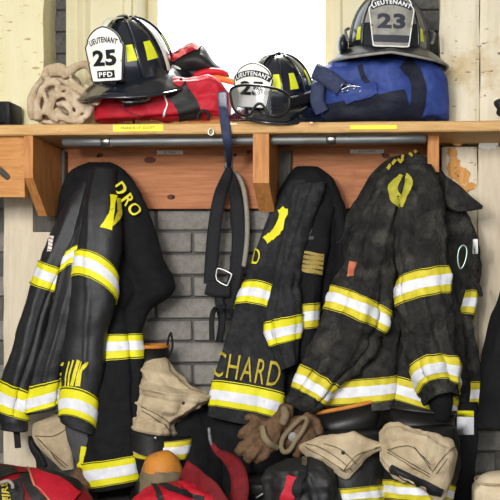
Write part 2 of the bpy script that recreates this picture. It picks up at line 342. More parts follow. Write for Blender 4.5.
# ------------------------------------------------------------------ draped-cloth surface
class Sheath:
    """closed cloth tube through stations (xl,yl,xr,yr,Y,d[,bow]); u 0..1 is the front left->right, v the station index"""
    def __init__(s, st, folds=0, amp=.006, noise=.004, seed=0, back=.6, nsc=14, pw=.85, extra=(), fw=(.025, .07), vf=()):
        st = [tuple(x)+(0,)*(7-len(x)) for x in st]; s.n = len(st)
        s.L = np.array([P(a[0], a[1], a[4]) for a in st]); s.R = np.array([P(a[2], a[3], a[4]) for a in st])
        s.D = np.array([[a[5], a[6]/sc_at(a[4])] for a in st]); s.back = back; s.na = noise; s.seed = seed; s.nsc = nsc; s.pw = pw
        rd = random.Random(seed); s.folds = []
        for i in range(folds):
            s.folds.append((rd.uniform(.02, .98), rd.uniform(-.05, .05), rd.uniform(*fw), rd.choice((-1, 1, 1))*amp*rd.uniform(.5, 1.2), rd.uniform(-.2, .5)*(s.n-1), rd.uniform(.6, 1.3)*(s.n-1)))
        s.folds += list(extra); s.vf = list(vf); s._g = None
    def at(s, u, v, noise=True):
        u = np.asarray(u, float); v = np.asarray(v, float); sh = np.broadcast(u, v).shape
        u = np.broadcast_to(u, sh).ravel(); v = np.broadcast_to(v, sh).ravel()
        L = crat(s.L, v); R = crat(s.R, v); D = crat(s.D, v); th = PI*(1-u); c = np.cos(th); q = np.sin(th)
        A = (R-L)/2; la = np.linalg.norm(A, axis=1)[:, None]+1e-9; ca = np.sign(c)*np.abs(c)**.95
        dep = np.where(q > 0, np.abs(q)**s.pw, -s.back*np.abs(q))
        X = (L+R)/2+A*ca[:, None]; X[:, 1] -= dep*D[:, 0]; X[:, 2] -= D[:, 1]*np.maximum(q, 0)
        N = A/la*c[:, None]; N[:, 1] -= q; N /= np.linalg.norm(N, axis=1)[:, None]+1e-9
        f = np.zeros(len(u))
        for (u0, sl, wd, am, v0, v1) in s.folds:
            w = np.clip((v-v0)/.7, 0, 1)*np.clip((v1-v)/.7, 0, 1); f += am*w*np.exp(-((u-u0-sl*(v-v0))/wd)**2)
        for (v0, sl, wd, am) in s.vf: f += am*np.exp(-((v-v0-sl*(u-.5))/wd)**2)*(u > -.1)*(u < 1.1)
        if s.na and noise:
            f += s.na*nz(X, s.nsc, s.seed)+s.na*.45*nz(X, s.nsc*3.1, s.seed+3)
        X = X+N*(f*np.clip(D[:, 0]/.02, 0, 1))[:, None]
        return X.reshape(*sh, 3)
    def mesh(s, nu=64, per=9, hem=True, top=True):
        nv = (s.n-1)*per+1; u = np.linspace(0, 2, nu, endpoint=False); v = np.linspace(0, s.n-1, nv)
        G = s.at(u[None, :], v[:, None]); rows = [G[i] for i in range(nv)]
        if hem:
            last = rows[-1]; c = last.mean(0); dv = rows[-1].mean(0)-rows[-3].mean(0); dv /= np.linalg.norm(dv)+1e-9
            for k, sc_, up in ((1, .95, -.002), (2, .9, .012), (3, .85, .035)): rows.append(c+(last-c)*sc_-dv*up)
        V = np.array(rows).reshape(-1, 3); Fc = grid_faces(nu, len(rows), True); m = len(rows)
        V = np.vstack([V, rows[0].mean(0), rows[-1].mean(0)])
        for j in range(nu): Fc.append([m*nu, (j+1) % nu, j]); Fc.append([m*nu+1, (m-1)*nu+j, (m-1)*nu+(j+1) % nu])
        return V, Fc
    def inv(s, pts):
        """pixel points -> (u,v) on the front"""
        if s._g is None:
            u = np.linspace(.015, .985, 70); v = np.linspace(0, s.n-1, (s.n-1)*16+1); U, W = np.meshgrid(u, v)
            X = s.at(U, W); s._g = (U.ravel(), W.ravel(), *[a.ravel() for a in proj(X)])
        U, W, x, y = s._g; out = []
        for p in np.atleast_2d(np.asarray(pts, float)):
            d = (x-p[0])**2+(y-p[1])**2; i = np.argpartition(d, 5)[:5]; w = 1/(d[i]+.05); w /= w.sum(); out.append(((U[i]*w).sum(), (W[i]*w).sum()))
        return np.array(out)
    def lift(s, uv, off):
        u, v = uv[:, 0], uv[:, 1]; e = .012
        X = s.at(u, v); a = s.at(u+e, v)-s.at(u-e, v); b = s.at(u, np.minimum(v+.05, s.n-1))-s.at(u, np.maximum(v-.05, 0))
        N = np.cross(a, b); N /= np.linalg.norm(N, axis=1)[:, None]+1e-12
        c = crat((s.L+s.R)/2, v); sg = np.sign(np.sum(N*(X-c), 1)); N *= np.where(sg == 0, 1, sg)[:, None]
        return X+N*off
def slab(G, th=.0015):
    """grid (nv,nu,3) -> closed thin slab (just the face plus a turned-in border)"""
    nv, nu, _ = G.shape; return G.reshape(-1, 3), grid_faces(nu, nv)
def band(sh, par, pts, wpx, base='yellow', stripe='silver', u0=-.22, u1=1.22, frac=.38, name='reflective_band', off=.003, seams=()):
    """reflective trim around a sheath: pts = pixel points on its centre line"""
    uv = sh.inv(pts); o = np.argsort(uv[:, 0]); uv = uv[o]
    if len(uv) >= 3: pf = np.polyfit(uv[:, 0], uv[:, 1], 2)
    else: pf = np.polyfit(uv[:, 0], uv[:, 1], 1)
    m = sh.at(np.array([.5]), np.array([np.polyval(pf, .5)]))[0]; wm = wpx/sc_at(m[1])
    us = np.linspace(u0, u1, 56); vc = np.polyval(pf, np.clip(us, -.05, 1.05))
    e = .15; d = np.linalg.norm(sh.at(us, np.clip(vc+e, 0, sh.n-1), False)-sh.at(us, np.clip(vc-e, 0, sh.n-1), False), axis=1)/(np.clip(vc+e, 0, sh.n-1)-np.clip(vc-e, 0, sh.n-1))
    dv = wm/np.maximum(d, np.percentile(d, 40))
    def strip(h, off, n):
        t = np.linspace(-h, h, n); U = np.repeat(us[None], n, 0); W = np.clip(vc[None]+t[:, None]*dv[None], 0, sh.n-1)
        return slab(sh.lift(np.column_stack([U.ravel(), W.ravel()]), off).reshape(n, len(us), 3))
    b = build(name, *strip(.5, off, 9), M[base], par)
    if stripe: build('silver_stripe', *strip(.5*frac, off+.0012, 5), M[stripe], b)
    for h in (-.46, .46):
        ln = MB()
        t = np.array([h-.018, h+.018]); U = np.repeat(us[None], 2, 0); W = np.clip(vc[None]+t[:, None]*dv[None], 0, sh.n-1)
        ln.add(*slab(sh.lift(np.column_stack([U.ravel(), W.ravel()]), off+.0012).reshape(2, len(us), 3)))
        ln.go('stitching', M['stitch'], b)
    return b
def patch(sh, par, quad, name, m, off=.003, nx=10, ny=10):
    """four-cornered patch TL,TR,BR,BL in pixels laid on the sheath"""
    q = np.array(quad, float); s, t = np.meshgrid(np.linspace(0, 1, nx), np.linspace(0, 1, ny))
    p = q[0]*((1-s)*(1-t))[..., None]+q[1]*(s*(1-t))[..., None]+q[2]*(s*t)[..., None]+q[3]*((1-s)*t)[..., None]
    return build(name, *slab(sh.lift(sh.inv(p.reshape(-1, 2)), off).reshape(ny, nx, 3)), M[m], par)
def stripes(sh, lines, wpx, off=.003, n=8, w2=None):
    """pixel polylines laid on the sheath as narrow tape -> MB"""
    mb = MB()
    for k, ln in enumerate(lines):
        w = wpx[k] if isinstance(wpx, (list, tuple)) else wpx
        wl = w if isinstance(w, (list, tuple)) else [w, w]
        c = cr(ln, n) if len(ln) > 2 else np.linspace(ln[0], ln[1], n+1)
        T = np.gradient(c, axis=0); T /= np.linalg.norm(T, axis=1)[:, None]+1e-9; Nn = np.column_stack([-T[:, 1], T[:, 0]])
        w = np.interp(np.linspace(0, 1, len(c)), np.linspace(0, 1, len(wl)), wl)[:, None]; G = np.stack([c+Nn*w*h for h in (-.5, 0, .5)]); mb.add(*slab(sh.lift(sh.inv(G.reshape(-1, 2)), off).reshape(3, len(c), 3)))
    return mb
def letters(sh, par, body, c, w, h, ang, m, name='lettering', bold=.02, spacing=1.05, off=.004, shear=0):
    V, Fc, _ = text2d(body, bold, spacing); a = math.radians(ang)
    x = V[:, 0]*w+V[:, 1]*h*shear; y = -V[:, 1]*h
    px = np.column_stack([c[0]+x*math.cos(a)-y*math.sin(a), c[1]+x*math.sin(a)+y*math.cos(a)])
    return build(name, sh.lift(sh.inv(px), off), Fc, M[m], par, smooth=False)
def flat_text(body, px, py, Y, wpx, m, par, bold=.01):
    V, Fc, asp = text2d(body, bold); k = 1/sc_at(Y); c = P(px, py, Y); W = wpx*k; H = W/asp
    return build('lettering', np.column_stack([c[0]+V[:, 0]*W, np.full(len(V), Y), c[2]+V[:, 1]*H]), Fc, M[m], par, smooth=False)
# ------------------------------------------------------------------ the room
def struct(name, mb, m, parent=None, **k):
    return mb.go(name, m, parent, smooth=False, kind=None if parent else 'structure', **k)
k0 = 1/sc_at(0)
WX0, WX1 = P(131, 0, 0)[0], P(336, 0, 0)[0]; WZ0, WZ1 = P(0, 124, 0)[2], 2.3
RX0, RX1, RY, RZ = -2.9, 2.3, -4.8, 2.5
mb = MB()
for (x0, x1, z0, z1) in ((RX0, WX0, 0, RZ), (WX1, RX1, 0, RZ), (WX0, WX1, 0, WZ0), (WX0, WX1, WZ1, RZ)):
    mb.add(*boxp(x0, x1, .006, .2, z0, z1))
wall = struct('wall_back', mb, M['mortar'])
struct('wall_left', MB().add(*boxp(RX0-.1, RX0, RY, .2, 0, RZ)), M['roomwall'])
struct('wall_right', MB().add(*boxp(RX1, RX1+.1, RY, .2, 0, RZ)), M['roomwall'])
struct('ceiling', MB().add(*boxp(RX0-.1, RX1+.1, RY, .2, RZ, RZ+.1)), M['roomwall'])
struct('floor', MB().add(*boxp(RX0-.1, RX1+.1, RY-.5, .2, -.1, 0)), M['floor'])
# bricks: courses of the wall, each brick its own piece
rb = random.Random(3); bl, bh, gap = .2105, 22.0*k0, .008
brick_meshes = []
for i in range(5):
    V, Fc = bbox_bev((0, 0, 0), ((bl-gap)/2, .012, (bh-gap)/2), .003)
    V = V+np.random.RandomState(i).normal(0, .0006, V.shape)
    me = bpy.data.meshes.new('brick'); me.from_pydata(V.tolist(), [], Fc); me.materials.append(M['bricks'][i % 3] if i < 4 else M['bricks'][1]); brick_meshes.append(me)
backlit = brick_meshes[4].copy(); backlit.name = 'brick'; backlit.materials[0] = M['brick_backlit']
ref_y = 231.5
xa, xb = P(8, 0, 0)[0], P(500, 0, 0)[0]
for row in range(-22, 11):
    yc = ref_y+22*row+11; z = P(0, yc, 0)[2]
    if z < .02 or z > 1.45: continue
    ph = P(193 if row % 2 == 0 else 156, 0, 0)[0]
    n0 = math.floor((xa-ph)/bl)
    for j in range(n0, n0+9):
        x = ph+bl*(j+.5); x0, x1 = x-bl/2, x+bl/2
        if x1 > xb+.1 or x0 < xa-.2: continue
        if yc < 150 and not (x1 < WX0+.02 or x0 > WX1-.02): 
            if x0 < WX0 and x1 > WX0+.02: x1 = WX0
            elif x1 > WX1 and x0 < WX1-.02: x0 = WX1
            else: continue
        if 152 < yc < 205 and x0 > P(70, 0, 0)[0] and x1 < P(425, 0, 0)[0]: continue   # behind the ledger board
        if x1-x0 < .03: continue
        o = bpy.data.objects.new('brick', backlit if yc < 130 else brick_meshes[rb.randrange(5)]); C.objects.link(o); o.parent = wall  # courses above the shelf take the brick with shade in its colour
        o.location = ((x0+x1)/2, .004+rb.uniform(-.0015, .002), z+rb.uniform(-.001, .001)); o.scale = ((x1-x0-gap)/(bl-gap), 1, 1)
# window: casing boards, stool, jamb and pane
win = bpy.data.objects.new('window_1', None); C.objects.link(win); win['kind'] = 'structure'; ORG['window_1'] = np.zeros(3)
def casing(px0, px1, flip):
    a, b = P(px0, 0, 0)[0], P(px1, 0, 0)[0]
    wd = b-a; prof = [(0, 0), (0, .030), (.08, .034), (.16, .026), (.20, .032), (.26, .024), (.30, .028), (.36, .018), (.86, .016), (.90, .022), (1, .020), (1, 0)]
    if flip: prof = [(1-p, q) for p, q in prof][::-1]
    V = []; 
    for z in (WZ0-.01, WZ1+.1):
        for p, q in prof: V.append([a+p*wd, -q, z])
    n = len(prof); Fc = [[i, i+1, n+i+1, n+i] for i in range(n-1)]+[list(range(n)), list(range(n, 2*n))]
    return np.array(V), Fc
mb = MB(); mb.add(*casing(70, 133, False)); mb.go('window_casing', M['trimpaint'], win, smooth=False)
mb = MB(); mb.add(*casing(334, 400, True)); mb.go('window_casing', M['trimpaint'], win, smooth=False)
mb = MB()
for (x0, x1, z0, z1) in ((WX0, WX0+.012, WZ0, WZ1), (WX1-.012, WX1, WZ0, WZ1), (WX0, WX1, WZ1-.02, WZ1), (WX0, WX1, WZ0, WZ0+.012)):
    mb.add(*boxp(x0, x1, -.004, .2, z0, z1))
mb.go('window_frame', M['trimpaint'], win, smooth=False)
mb = MB()
for (x0, x1, z0, z1) in ((WX0+.012, WX0+.04, WZ0+.012, WZ1-.02), (WX1-.04, WX1-.012, WZ0+.012, WZ1-.02), (WX0+.012, WX1-.012, WZ0+.012, WZ0+.05), (WX0+.012, WX1-.012, WZ1-.06, WZ1-.02)):
    mb.add(*boxp(x0, x1, .12, .15, z0, z1, .003))
mb.go('sash', M['trimpaint'], win, smooth=False)
MB().add(*boxp(WX0+.035, WX1-.035, .133, .137, WZ0+.045, WZ1-.055)).go('pane', M['glass'], win, smooth=False)
# painted posts and boards
def rough_board(x0, x1, yf, yb, z0, z1, seed, amp=.0025, nx=10, nz_=40):
    """board with slightly uneven hand-worn front and edges"""
    xs = np.linspace(x0, x1, nx); zs = np.linspace(z0, z1, nz_); X, Z = np.meshgrid(xs, zs)
    fr = np.stack([X, np.full_like(X, yf), Z], -1); rd = .008
    e = np.minimum(np.minimum(X-x0, x1-X)/rd, 1); fr[..., 1] += rd*.6*(1-e)**2
    n = nz(fr.reshape(-1, 3)*np.array([1, 1, .35]), 22, seed).reshape(X.shape); fr[..., 1] += n*amp
    ed = nz(np.column_stack([zs, zs*0+seed, zs*0]), 14, seed)*amp*1.2; fr[:, 0, 0] += ed; fr[:, -1, 0] += ed[::-1]
    bk = fr[:, ::-1].copy(); bk[..., 1] = yb
    G = np.concatenate([fr, bk], 1); V = G.reshape(-1, 3); Fc = grid_faces(2*nx, nz_, True)
    Fc.append(list(range(2*nx))); Fc.append(list(range((nz_-1)*2*nx, nz_*2*nx))); return V, Fc
def pxboard(a, b, y0, y1, Yf, Yb, seed, **k):
    p, q = P(a, y1, Yf), P(b, y0, Yf); return rough_board(p[0], q[0], Yf, Yb, p[2], q[2], seed, **k)
SHZ = P(0, 122.5, -.27)[2]                      # shelf top
t1 = struct('trim_1', MB().add(*rough_board(P(-70, 0, -.1)[0], P(42.5, 0, -.1)[0], -.1, -.002, SHZ-.01, 1.9, 1, amp=.004)), M['post_left'])
t2 = struct('trim_2', MB().add(*rough_board(P(3, 0, -.06)[0], P(60, 0, -.06)[0], -.06, -.01, 0, P(0, 150, -.06)[2], 2)), M['plaster'])
t3 = struct('trim_3', MB().add(*rough_board(P(440, 0, -.1)[0], P(479.3, 0, -.1)[0], -.1, -.01, SHZ+.002, 1.9, 3, amp=.003)), M['post_right'])
t4 = struct('trim_4', MB().add(*rough_board(P(480.2, 0, -.098)[0], P(545, 0, -.098)[0], -.098, -.01, SHZ+.002, 1.9, 4)), M['post_right'])
t5 = struct('trim_5', MB().add(*rough_board(P(442.5, 0, -.06)[0], P(477.5, 0, -.06)[0], -.06, -.014, P(0, 425, -.06)[2], SHZ-.03, 5, amp=.003)), M['post_right'])
t6 = struct('trim_6', MB().add(*rough_board(P(478.5, 0, -.07)[0], P(545, 0, -.07)[0], -.07, -.014, P(0, 425, -.07)[2], SHZ-.03, 6)), M['plaster'])
# bare-wood scar and torn paper patch on the right boards
def ragged(cx, cy, rx, ry, Y, seed, n=40, jag=.35):
    a = np.linspace(0, 2*PI, n, endpoint=False); r = 1+jag*np.array([mnoise.noise((math.cos(t)*2.2+seed, math.sin(t)*2.2, seed*3.1)) for t in a])+.12*np.random.RandomState(seed).uniform(-1, 1, n)
    pts = [P(cx+rx*math.cos(t)*q, cy+ry*math.sin(t)*q, Y) for t, q in zip(a, r)]
    V = np.array(pts+[p+np.array([0, .004, 0]) for p in pts]); return V, [list(range(n))]+[[i, (i+1) % n, n+(i+1) % n, n+i] for i in range(n)]
M['scar'] = mat('bare_orange_wood', S(206, 138, 62), S(224, 172, 104), 16, .7, .2, 60, stretch=(10, 4, 1.5), c3=S(120, 96, 76), s3=50, t3=(.56, .64))
mb = MB()
for i, (cx, cy, rx, ry) in enumerate(((454, 168, 7, 11), (462, 176, 8, 8), (452, 152, 5, 5), (461, 190, 8, 6), (471, 186, 5, 4), (458, 143, 5, 3))): mb.add(*ragged(cx, cy, rx, ry, -.0634-.0006*i, 11+i, jag=.25))
mb.go('bare_patch', M['scar'], t5, smooth=False)
MB().add(*ragged(488, 140, 11, 10, -.0735, 31, jag=.25)).go('torn_paper', M['shield_white'], t6, smooth=False)
# dark side board left of the ledger
struct('trim_7', MB().add(*boxp(P(33, 0, -.06)[0], P(66, 0, -.05)[0], -.064, -.012, P(0, 232, -.06)[2], SHZ-.04, .002)), M['wood_grey'])

struct('trim_8', MB().add(*boxp(P(272, 0, -.06)[0], P(291, 0, -.06)[0], -.064, -.038, P(0, 211, -.06)[2], SHZ-.04, .002)), M['wood_grey'])

# ------------------------------------------------------------------ shelf, ledger, brackets, pipe
def rotz_pts(V, ang, piv):
    a = ang; c, s = math.cos(a), math.sin(a); W = V-piv; return np.column_stack([W[:, 0]*c-W[:, 2]*s, W[:, 1], W[:, 0]*s+W[:, 2]*c])+piv
a, b = P(-60, 0, -.27)[0], P(560, 0, -.27)[0]
piv = P(250, 122.5, -.27); tilt = .009
shelf = thing('wall_shelf', 'long worn pine plank shelf with yellow labels along its front edge', 'shelf', (piv[0], -.27, SHZ-.0275))
xs = np.linspace(a, b, 90)
prof = [(-.266, 0), (-.2695, -.003), (-.270, -.012), (-.2692, -.023), (-.266, -.0265), (-.02, -.0265), (-.02, 0)]
V = np.array([[x, y, SHZ+z] for x in xs for y, z in prof]); V[:, 2] += nz(V, 9, 2)*.0012; V[:, 1] += nz(V*np.array([1, 1, 3]), 18, 5)*.0012
V = rotz_pts(V, tilt, piv); n = len(prof)
Fc = [[i*n+j, i*n+(j+1) % n, (i+1)*n+(j+1) % n, (i+1)*n+j] for i in range(len(xs)-1) for j in range(n)]+[list(range(n)), list(range((len(xs)-1)*n, len(xs)*n))]
build('plank', V, Fc, M['wood_shelf'], shelf, smooth=False)
def label_strip(par, px0, px1, y0, y1, Y, m, txt, tw, ang=tilt):
    c = P((px0+px1)/2, (y0+y1)/2, Y); kk = 1/sc_at(Y)
    V, Fc = bbox_bev(c, ((px1-px0)/2*kk, .0008, (y1-y0)/2*kk), .0004); V = rotz_pts(V, ang, c)
    l = build('label', V, Fc, M[m], par, smooth=False, label='yellow tape label' if m == 'label_y' else 'white tape label')
    if not txt: return
    V, Fc, asp = text2d(txt, .0); W = tw*kk; H = W/asp
    T = np.column_stack([c[0]+V[:, 0]*W, np.full(len(V), Y-.0013), c[2]+V[:, 1]*H]); build('lettering', rotz_pts(T, ang, c), Fc, M['ink_worn'], l, smooth=False)
label_strip(shelf, 113, 163, 124.5, 131.5, -.2715, 'label_y', 'FRANCIS LT. SCOTT', 34)
label_strip(shelf, 350, 397, 125, 129.5, -.2715, 'label_y', '', 26, .004)
led = thing('ledger_board', 'red-brown knotty pine board under the shelf holding coat hooks', 'board', P(246, 208, -.03))
p, q = P(63.5, 208.5, -.036), P(426, 146.5, -.036)
V, Fc = rough_board(p[0], q[0], -.036, -.014, p[2], q[2], 9, amp=.0012, nx=40, nz_=10)
build('plank', rotz_pts(V, .003, (p+q)/2), Fc, M['wood_red'], led, smooth=False)
mb = MB()
for (x, y, r1, r2) in ((100, 155, 3.2, 2), (150, 160, 6, 3.2), (171, 197, 4, 2.6), (249, 152, 3, 2), (386, 156, 4, 2.4), (335, 190, 4, 3)):
    V, Fc = ellipsoid(P(x, y, -.0365), (r1*k0, .001, r2*k0), ns=16, nr=6); build('knot', V, Fc, M['knot'], led)
label_strip(led, 157, 183, 150.5, 154.5, -.0385, 'label_w', 'FLYNN', 11, .003)
label_strip(led, 350, 384, 149.5, 153.5, -.0385, 'label_w', 'BOUCHARD', 17, .003)
for (x, y) in ((173, 197), (235, 155), (383, 153.5), (98, 156)):
    V, Fc = ellipsoid(P(x, y, -.037), (1.6*k0, .0025, 1.6*k0), ns=12, nr=6); build('screw_head', V, Fc, M['plastic'], led)
def coat_hook(px, py):
    h = MB(); c = P(px, py, -.036)
    h.add(*boxp(c[0]-.011, c[0]+.011, -.041, -.035, c[2]-.03, c[2]+.03, .002))
    h.add(*tube([c+np.array(d) for d in ((0, -.004, .012), (0, -.03, .012), (0, -.052, .02), (0, -.06, .036))], [.005, .005, .005, .007], 8, n=5))
    h.add(*tube([c+np.array(d) for d in ((0, -.004, -.012), (0, -.03, -.02), (0, -.045, -.01), (0, -.048, .002))], [.005, .005, .005, .006], 8, n=5))
    h.go('coat_hook', M['steel'], led)
for x, y in ((103, 182), (306, 186), (405, 176), (229, 166)): coat_hook(x, y)
def bracket(name, label, pts_px, wpx, m, shift=0):
    """plank bracket standing out from the wall; profile in the depth plane: list of (py at front, Y)"""
    t = thing(name, label, 'bracket', P(wpx[0], 210, -.05))
    x0, x1 = P(wpx[0], 0, -.262)[0], P(wpx[1], 0, -.262)[0]
    prof = [(Y, P(0, y, Y)[2]) for y, Y in pts_px]; n = len(prof)
    V = np.array([[x, Y, z] for x in (x0, x1) for Y, z in prof]); 
    Fc = [list(range(n)), list(range(n, 2*n))[::-1]]+[[i, (i+1) % n, n+(i+1) % n, n+i] for i in range(n)]
    build('plank', V, Fc, M[m], t, smooth=False); return t
PR = ((134, -.255), (183, -.262), (213, -.2), (206, -.037), (150, -.037))
b1 = bracket('shelf_bracket', 'pine shelf bracket with a slanted foot between the two left coats', ((133.5, -.262), (183, -.262), (212, -.16), (212, -.037), (150, -.037)), (253, 269), 'wood_v')
b2 = bracket('shelf_bracket', 'pine shelf bracket joined to the apron board above the far-left coat', ((135, -.262), (178, -.262), (216, -.17), (216, -.066), (150, -.066)), (24, 33), 'wood_v')
b3 = bracket('shelf_bracket', 'short pine shelf bracket behind the right coat at the peeling post', ((131, -.2), (172, -.2), (172, -.015), (150, -.015)), (428.5, 440), 'wood_v')
ap = thing('apron_board', 'short pine apron board with a peg under the shelf end, far left', 'board', P(0, 197, -.25))
V, Fc = pxboard(-70, 24, 135.5, 197, -.245, -.222, 14, amp=.0012, nx=16, nz_=8); build('plank', V, Fc, M['wood'], ap, smooth=False)
pg = P(3, 172, -.246); build('peg', *tube([pg+np.array(d) for d in ((.012, .005, -.014), (0, -.012, 0), (-.012, -.03, .016))], [.008, .0078, .0072], 10, n=4), M['wood_grey'], ap, label='dark wooden peg')
pp = thing('conduit_pipe', 'grey galvanised pipe running under the shelf above the coats', 'pipe', P(245, 139, -.215))
ya = -.215; a, b = P(64, 142, ya), P(425, 138.5, ya)
build('pipe', *tube(np.linspace(a, b, 12), .0125, 18), M['steel'], pp)
for x in (108, 341):
    t = (x-64)/374; c = a+(b-a)*t; build('coupling', *tube([c-np.array([.012, 0, 0]), c-np.array([.010, 0, 0]), c+np.array([.010, 0, 0]), c+np.array([.012, 0, 0])], [.0135, .0155, .0155, .0135], 18), M['chrome'], pp)
# ------------------------------------------------------------------ turnout coats
def cloth(name, st, m, par, label=None, hem=True, **k):
    s = Sheath(st, **k); o = build(name, *s.mesh(hem=hem), M[m], par, label=label); return s, o
# ---- left coat (clean black)
c = thing('turnout_coat', 'black turnout coat with bright lime and silver bands hanging on the far-left hook', 'coat', P(103, 172, -.1), 'turnout coats on the hooks')
B, _ = cloth('back_panel', [(92, 163, 112, 163, -.085, .02), (76, 172, 126, 170, -.1, .05), (68, 188, 136, 184, -.11, .06), (64, 212, 146, 208, -.115, .06), (60, 236, 154, 234, -.115, .06),
    (58, 256, 160, 256, -.115, .055), (60, 276, 172, 278, -.115, .055), (62, 290, 172, 294, -.118, .052), (64, 306, 152, 310, -.12, .05), (74, 333, 144, 333, -.15, .045), (76, 360, 143, 360, -.168, .04), (80, 400, 141, 398, -.178, .04), (82, 435, 140, 432, -.182, .04),
    (83, 466, 139, 456, -.184, .04), (87, 491, 139, 483, -.185, .04)], 'coat_left_back', c, folds=6, amp=.010, noise=.006, seed=1)
S1, _ = cloth('sleeve', [(84, 176, 106, 174, -.14, .02), (68, 200, 100, 200, -.15, .032), (56, 225, 90, 230, -.16, .036), (45, 250, 78, 256, -.17, .036), (36, 275, 62, 284, -.175, .036),
    (24, 312, 52, 314, -.18, .036), (12, 350, 44, 352, -.185, .036), (3, 378, 34, 386, -.19, .036), (-2, 398, 30, 406, -.19, .034), (0, 416, 28, 422, -.19, .032), (1, 428, 28, 431, -.19, .03)], 'coat_left', c, folds=4, amp=.006, seed=2)
S2, _ = cloth('front_panel', [(90, 170, 112, 170, -.14, .02), (82, 200, 108, 202, -.165, .036), (75, 232, 100, 236, -.185, .038), (66, 258, 96, 262, -.195, .038), (56, 295, 88, 300, -.2, .038),
    (46, 335, 76, 338, -.2, .036), (36, 370, 66, 368, -.2, .034), (28, 402, 61, 394, -.2, .03), (27, 414, 60, 408, -.2, .028)], 'coat_left', c, folds=3, amp=.007, seed=3)
S3, _ = cloth('front_panel', [(94, 167, 116, 169, -.15, .02), (86, 200, 120, 204, -.18, .04), (80, 234, 122, 244, -.2, .045), (76, 256, 118, 278, -.21, .045), (73, 290, 115, 306, -.215, .042),
    (68, 330, 108, 336, -.215, .04), (64, 365, 103, 372, -.22, .038), (61, 395, 98, 404, -.22, .036), (60, 412, 96, 424, -.22, .034), (61, 420, 96, 434, -.22, .032)], 'coat_left', c, folds=3, amp=.006, seed=4)
band(S1, c, [(38, 272), (50, 277), (62, 283)], 25)
band(S1, c, [(1, 398), (15, 403), (28, 408)], 30)
band(S2, c, [(69, 257), (76, 254), (84, 259)], 25)
band(S2, c, [(30, 404), (44, 400), (58, 394)], 27)
band(S3, c, [(80, 261), (98, 268), (114, 283)], 27)
band(S3, c, [(64, 404), (80, 406), (95, 416)], 28)
band(B, c, [(106, 347), (124, 346), (142, 345)], 25, u0=.2)
band(B, c, [(87, 476), (113, 472), (138, 467)], 28)
for ln_, w_ in (([(70, 361), (67, 374), (66, 386)], 1.3), ([(74, 360), (70, 374), (69, 386)], 1.7), ([(79, 360), (75, 374), (72, 386)], 3.4), ([(82, 361), (78, 374), (76, 386)], 1.3), ([(87.5, 362), (81, 372), (78.5, 386)], [2.5, 3.4, 3.8]), ([(64, 363), (63, 366)], 2.2), ([(62, 373), (61.5, 376)], 1.8)): stripes(S3, [ln_], [w_]).go('lettering', M['letter'], c)
letters(B, c, 'DRO', (127, 201), 36, 11, 54, 'letter', off=.016, bold=.02, spacing=1.25)
stripes(S3, [[(113, 196), (112, 205), (111, 214), (106, 229)]], [[7, 4, 5, 12]], off=.004).go('reflective_patch', M['yellow'], c)
stripes(S3, [[(117, 199), (119, 208), (117, 217), (112, 226)]], [[3, 6, 5, 2]], off=.005).go('reflective_tab', M['yellow_old'], c)
patch(S1, c, [(50, 236), (55, 236), (52, 251), (48, 252)], 'flag_patch', 'shield_white', .003)
stripes(S1, [[(50.5, 239), (54.5, 240)], [(50, 242.5), (54, 243.5)], [(49.5, 246), (53.3, 247)], [(49, 249.5), (52.5, 250.5)]], 1.4, off=.0042, n=3).go('flag_stripes', M['patch_red'], c)
patch(B, c, [(149, 313), (154, 315), (148, 330), (144, 327)], 'white_tag', 'white_print', .006)
Lg, _ = cloth('lining_flap', [(64, 418, 94, 424, -.195, .02), (66, 436, 95, 436, -.195, .02), (72, 455, 92, 452, -.19, .018), (78, 468, 86, 470, -.185, .012)], 'lining', c, folds=2, amp=.004, seed=9, label='grey inner lining')
stripes(Lg, [[(84, 446), (82, 458), (80, 470)]], 5, off=.004).go('reflective_tab', M['yellow'], c)
q = [P(16, 428, -.175), P(17, 436, -.178), P(18, 448, -.178)]; build('cuff_strap', *ribbon(q, .016, (1, 0, 0), .004), M['webbing'], c)
# ---- middle coat (charcoal)
c = thing('turnout_coat', 'charcoal turnout coat lettered CHARD above its hem, hanging on the middle hook', 'coat', P(306, 176, -.1), 'turnout coats on the hooks')
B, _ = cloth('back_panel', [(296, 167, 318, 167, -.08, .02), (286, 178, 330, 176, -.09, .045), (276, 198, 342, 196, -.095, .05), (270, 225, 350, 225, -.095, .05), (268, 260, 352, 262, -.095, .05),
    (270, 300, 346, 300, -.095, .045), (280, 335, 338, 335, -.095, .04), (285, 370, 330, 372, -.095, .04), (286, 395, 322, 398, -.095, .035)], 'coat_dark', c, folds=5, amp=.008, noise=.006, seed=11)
S1, _ = cloth('front_panel', [(290, 180, 312, 180, -.12, .02), (273, 208, 304, 210, -.13, .03), (258, 244, 294, 248, -.135, .032), (246, 278, 282, 284, -.14, .032), (235, 308, 278, 312, -.145, .032),
    (226, 340, 282, 344, -.15, .03), (217, 368, 285, 374, -.155, .03), (211, 392, 283, 404, -.16, .03), (208, 408, 279, 421, -.16, .03), (207, 415, 277, 428, -.16, .03)], 'coat_mid', c, folds=3, amp=.004, noise=.003, seed=12, extra=((.62, 0, .05, -.008, 6, 12),))
S2, _ = cloth('sleeve', [(294, 184, 326, 182, -.145, .02), (287, 212, 318, 212, -.16, .034), (281, 245, 306, 246, -.17, .034), (273, 280, 302, 280, -.18, .035), (266, 310, 303, 306, -.185, .036),
    (266, 335, 301, 330, -.185, .034), (272, 352, 299, 347, -.185, .03), (280, 370, 298, 363, -.185, .022)], 'coat_mid', c, folds=4, amp=.008, noise=.007, seed=13, vf=((1.6, .7, .14, .005), (3.4, -.6, .12, -.005)))
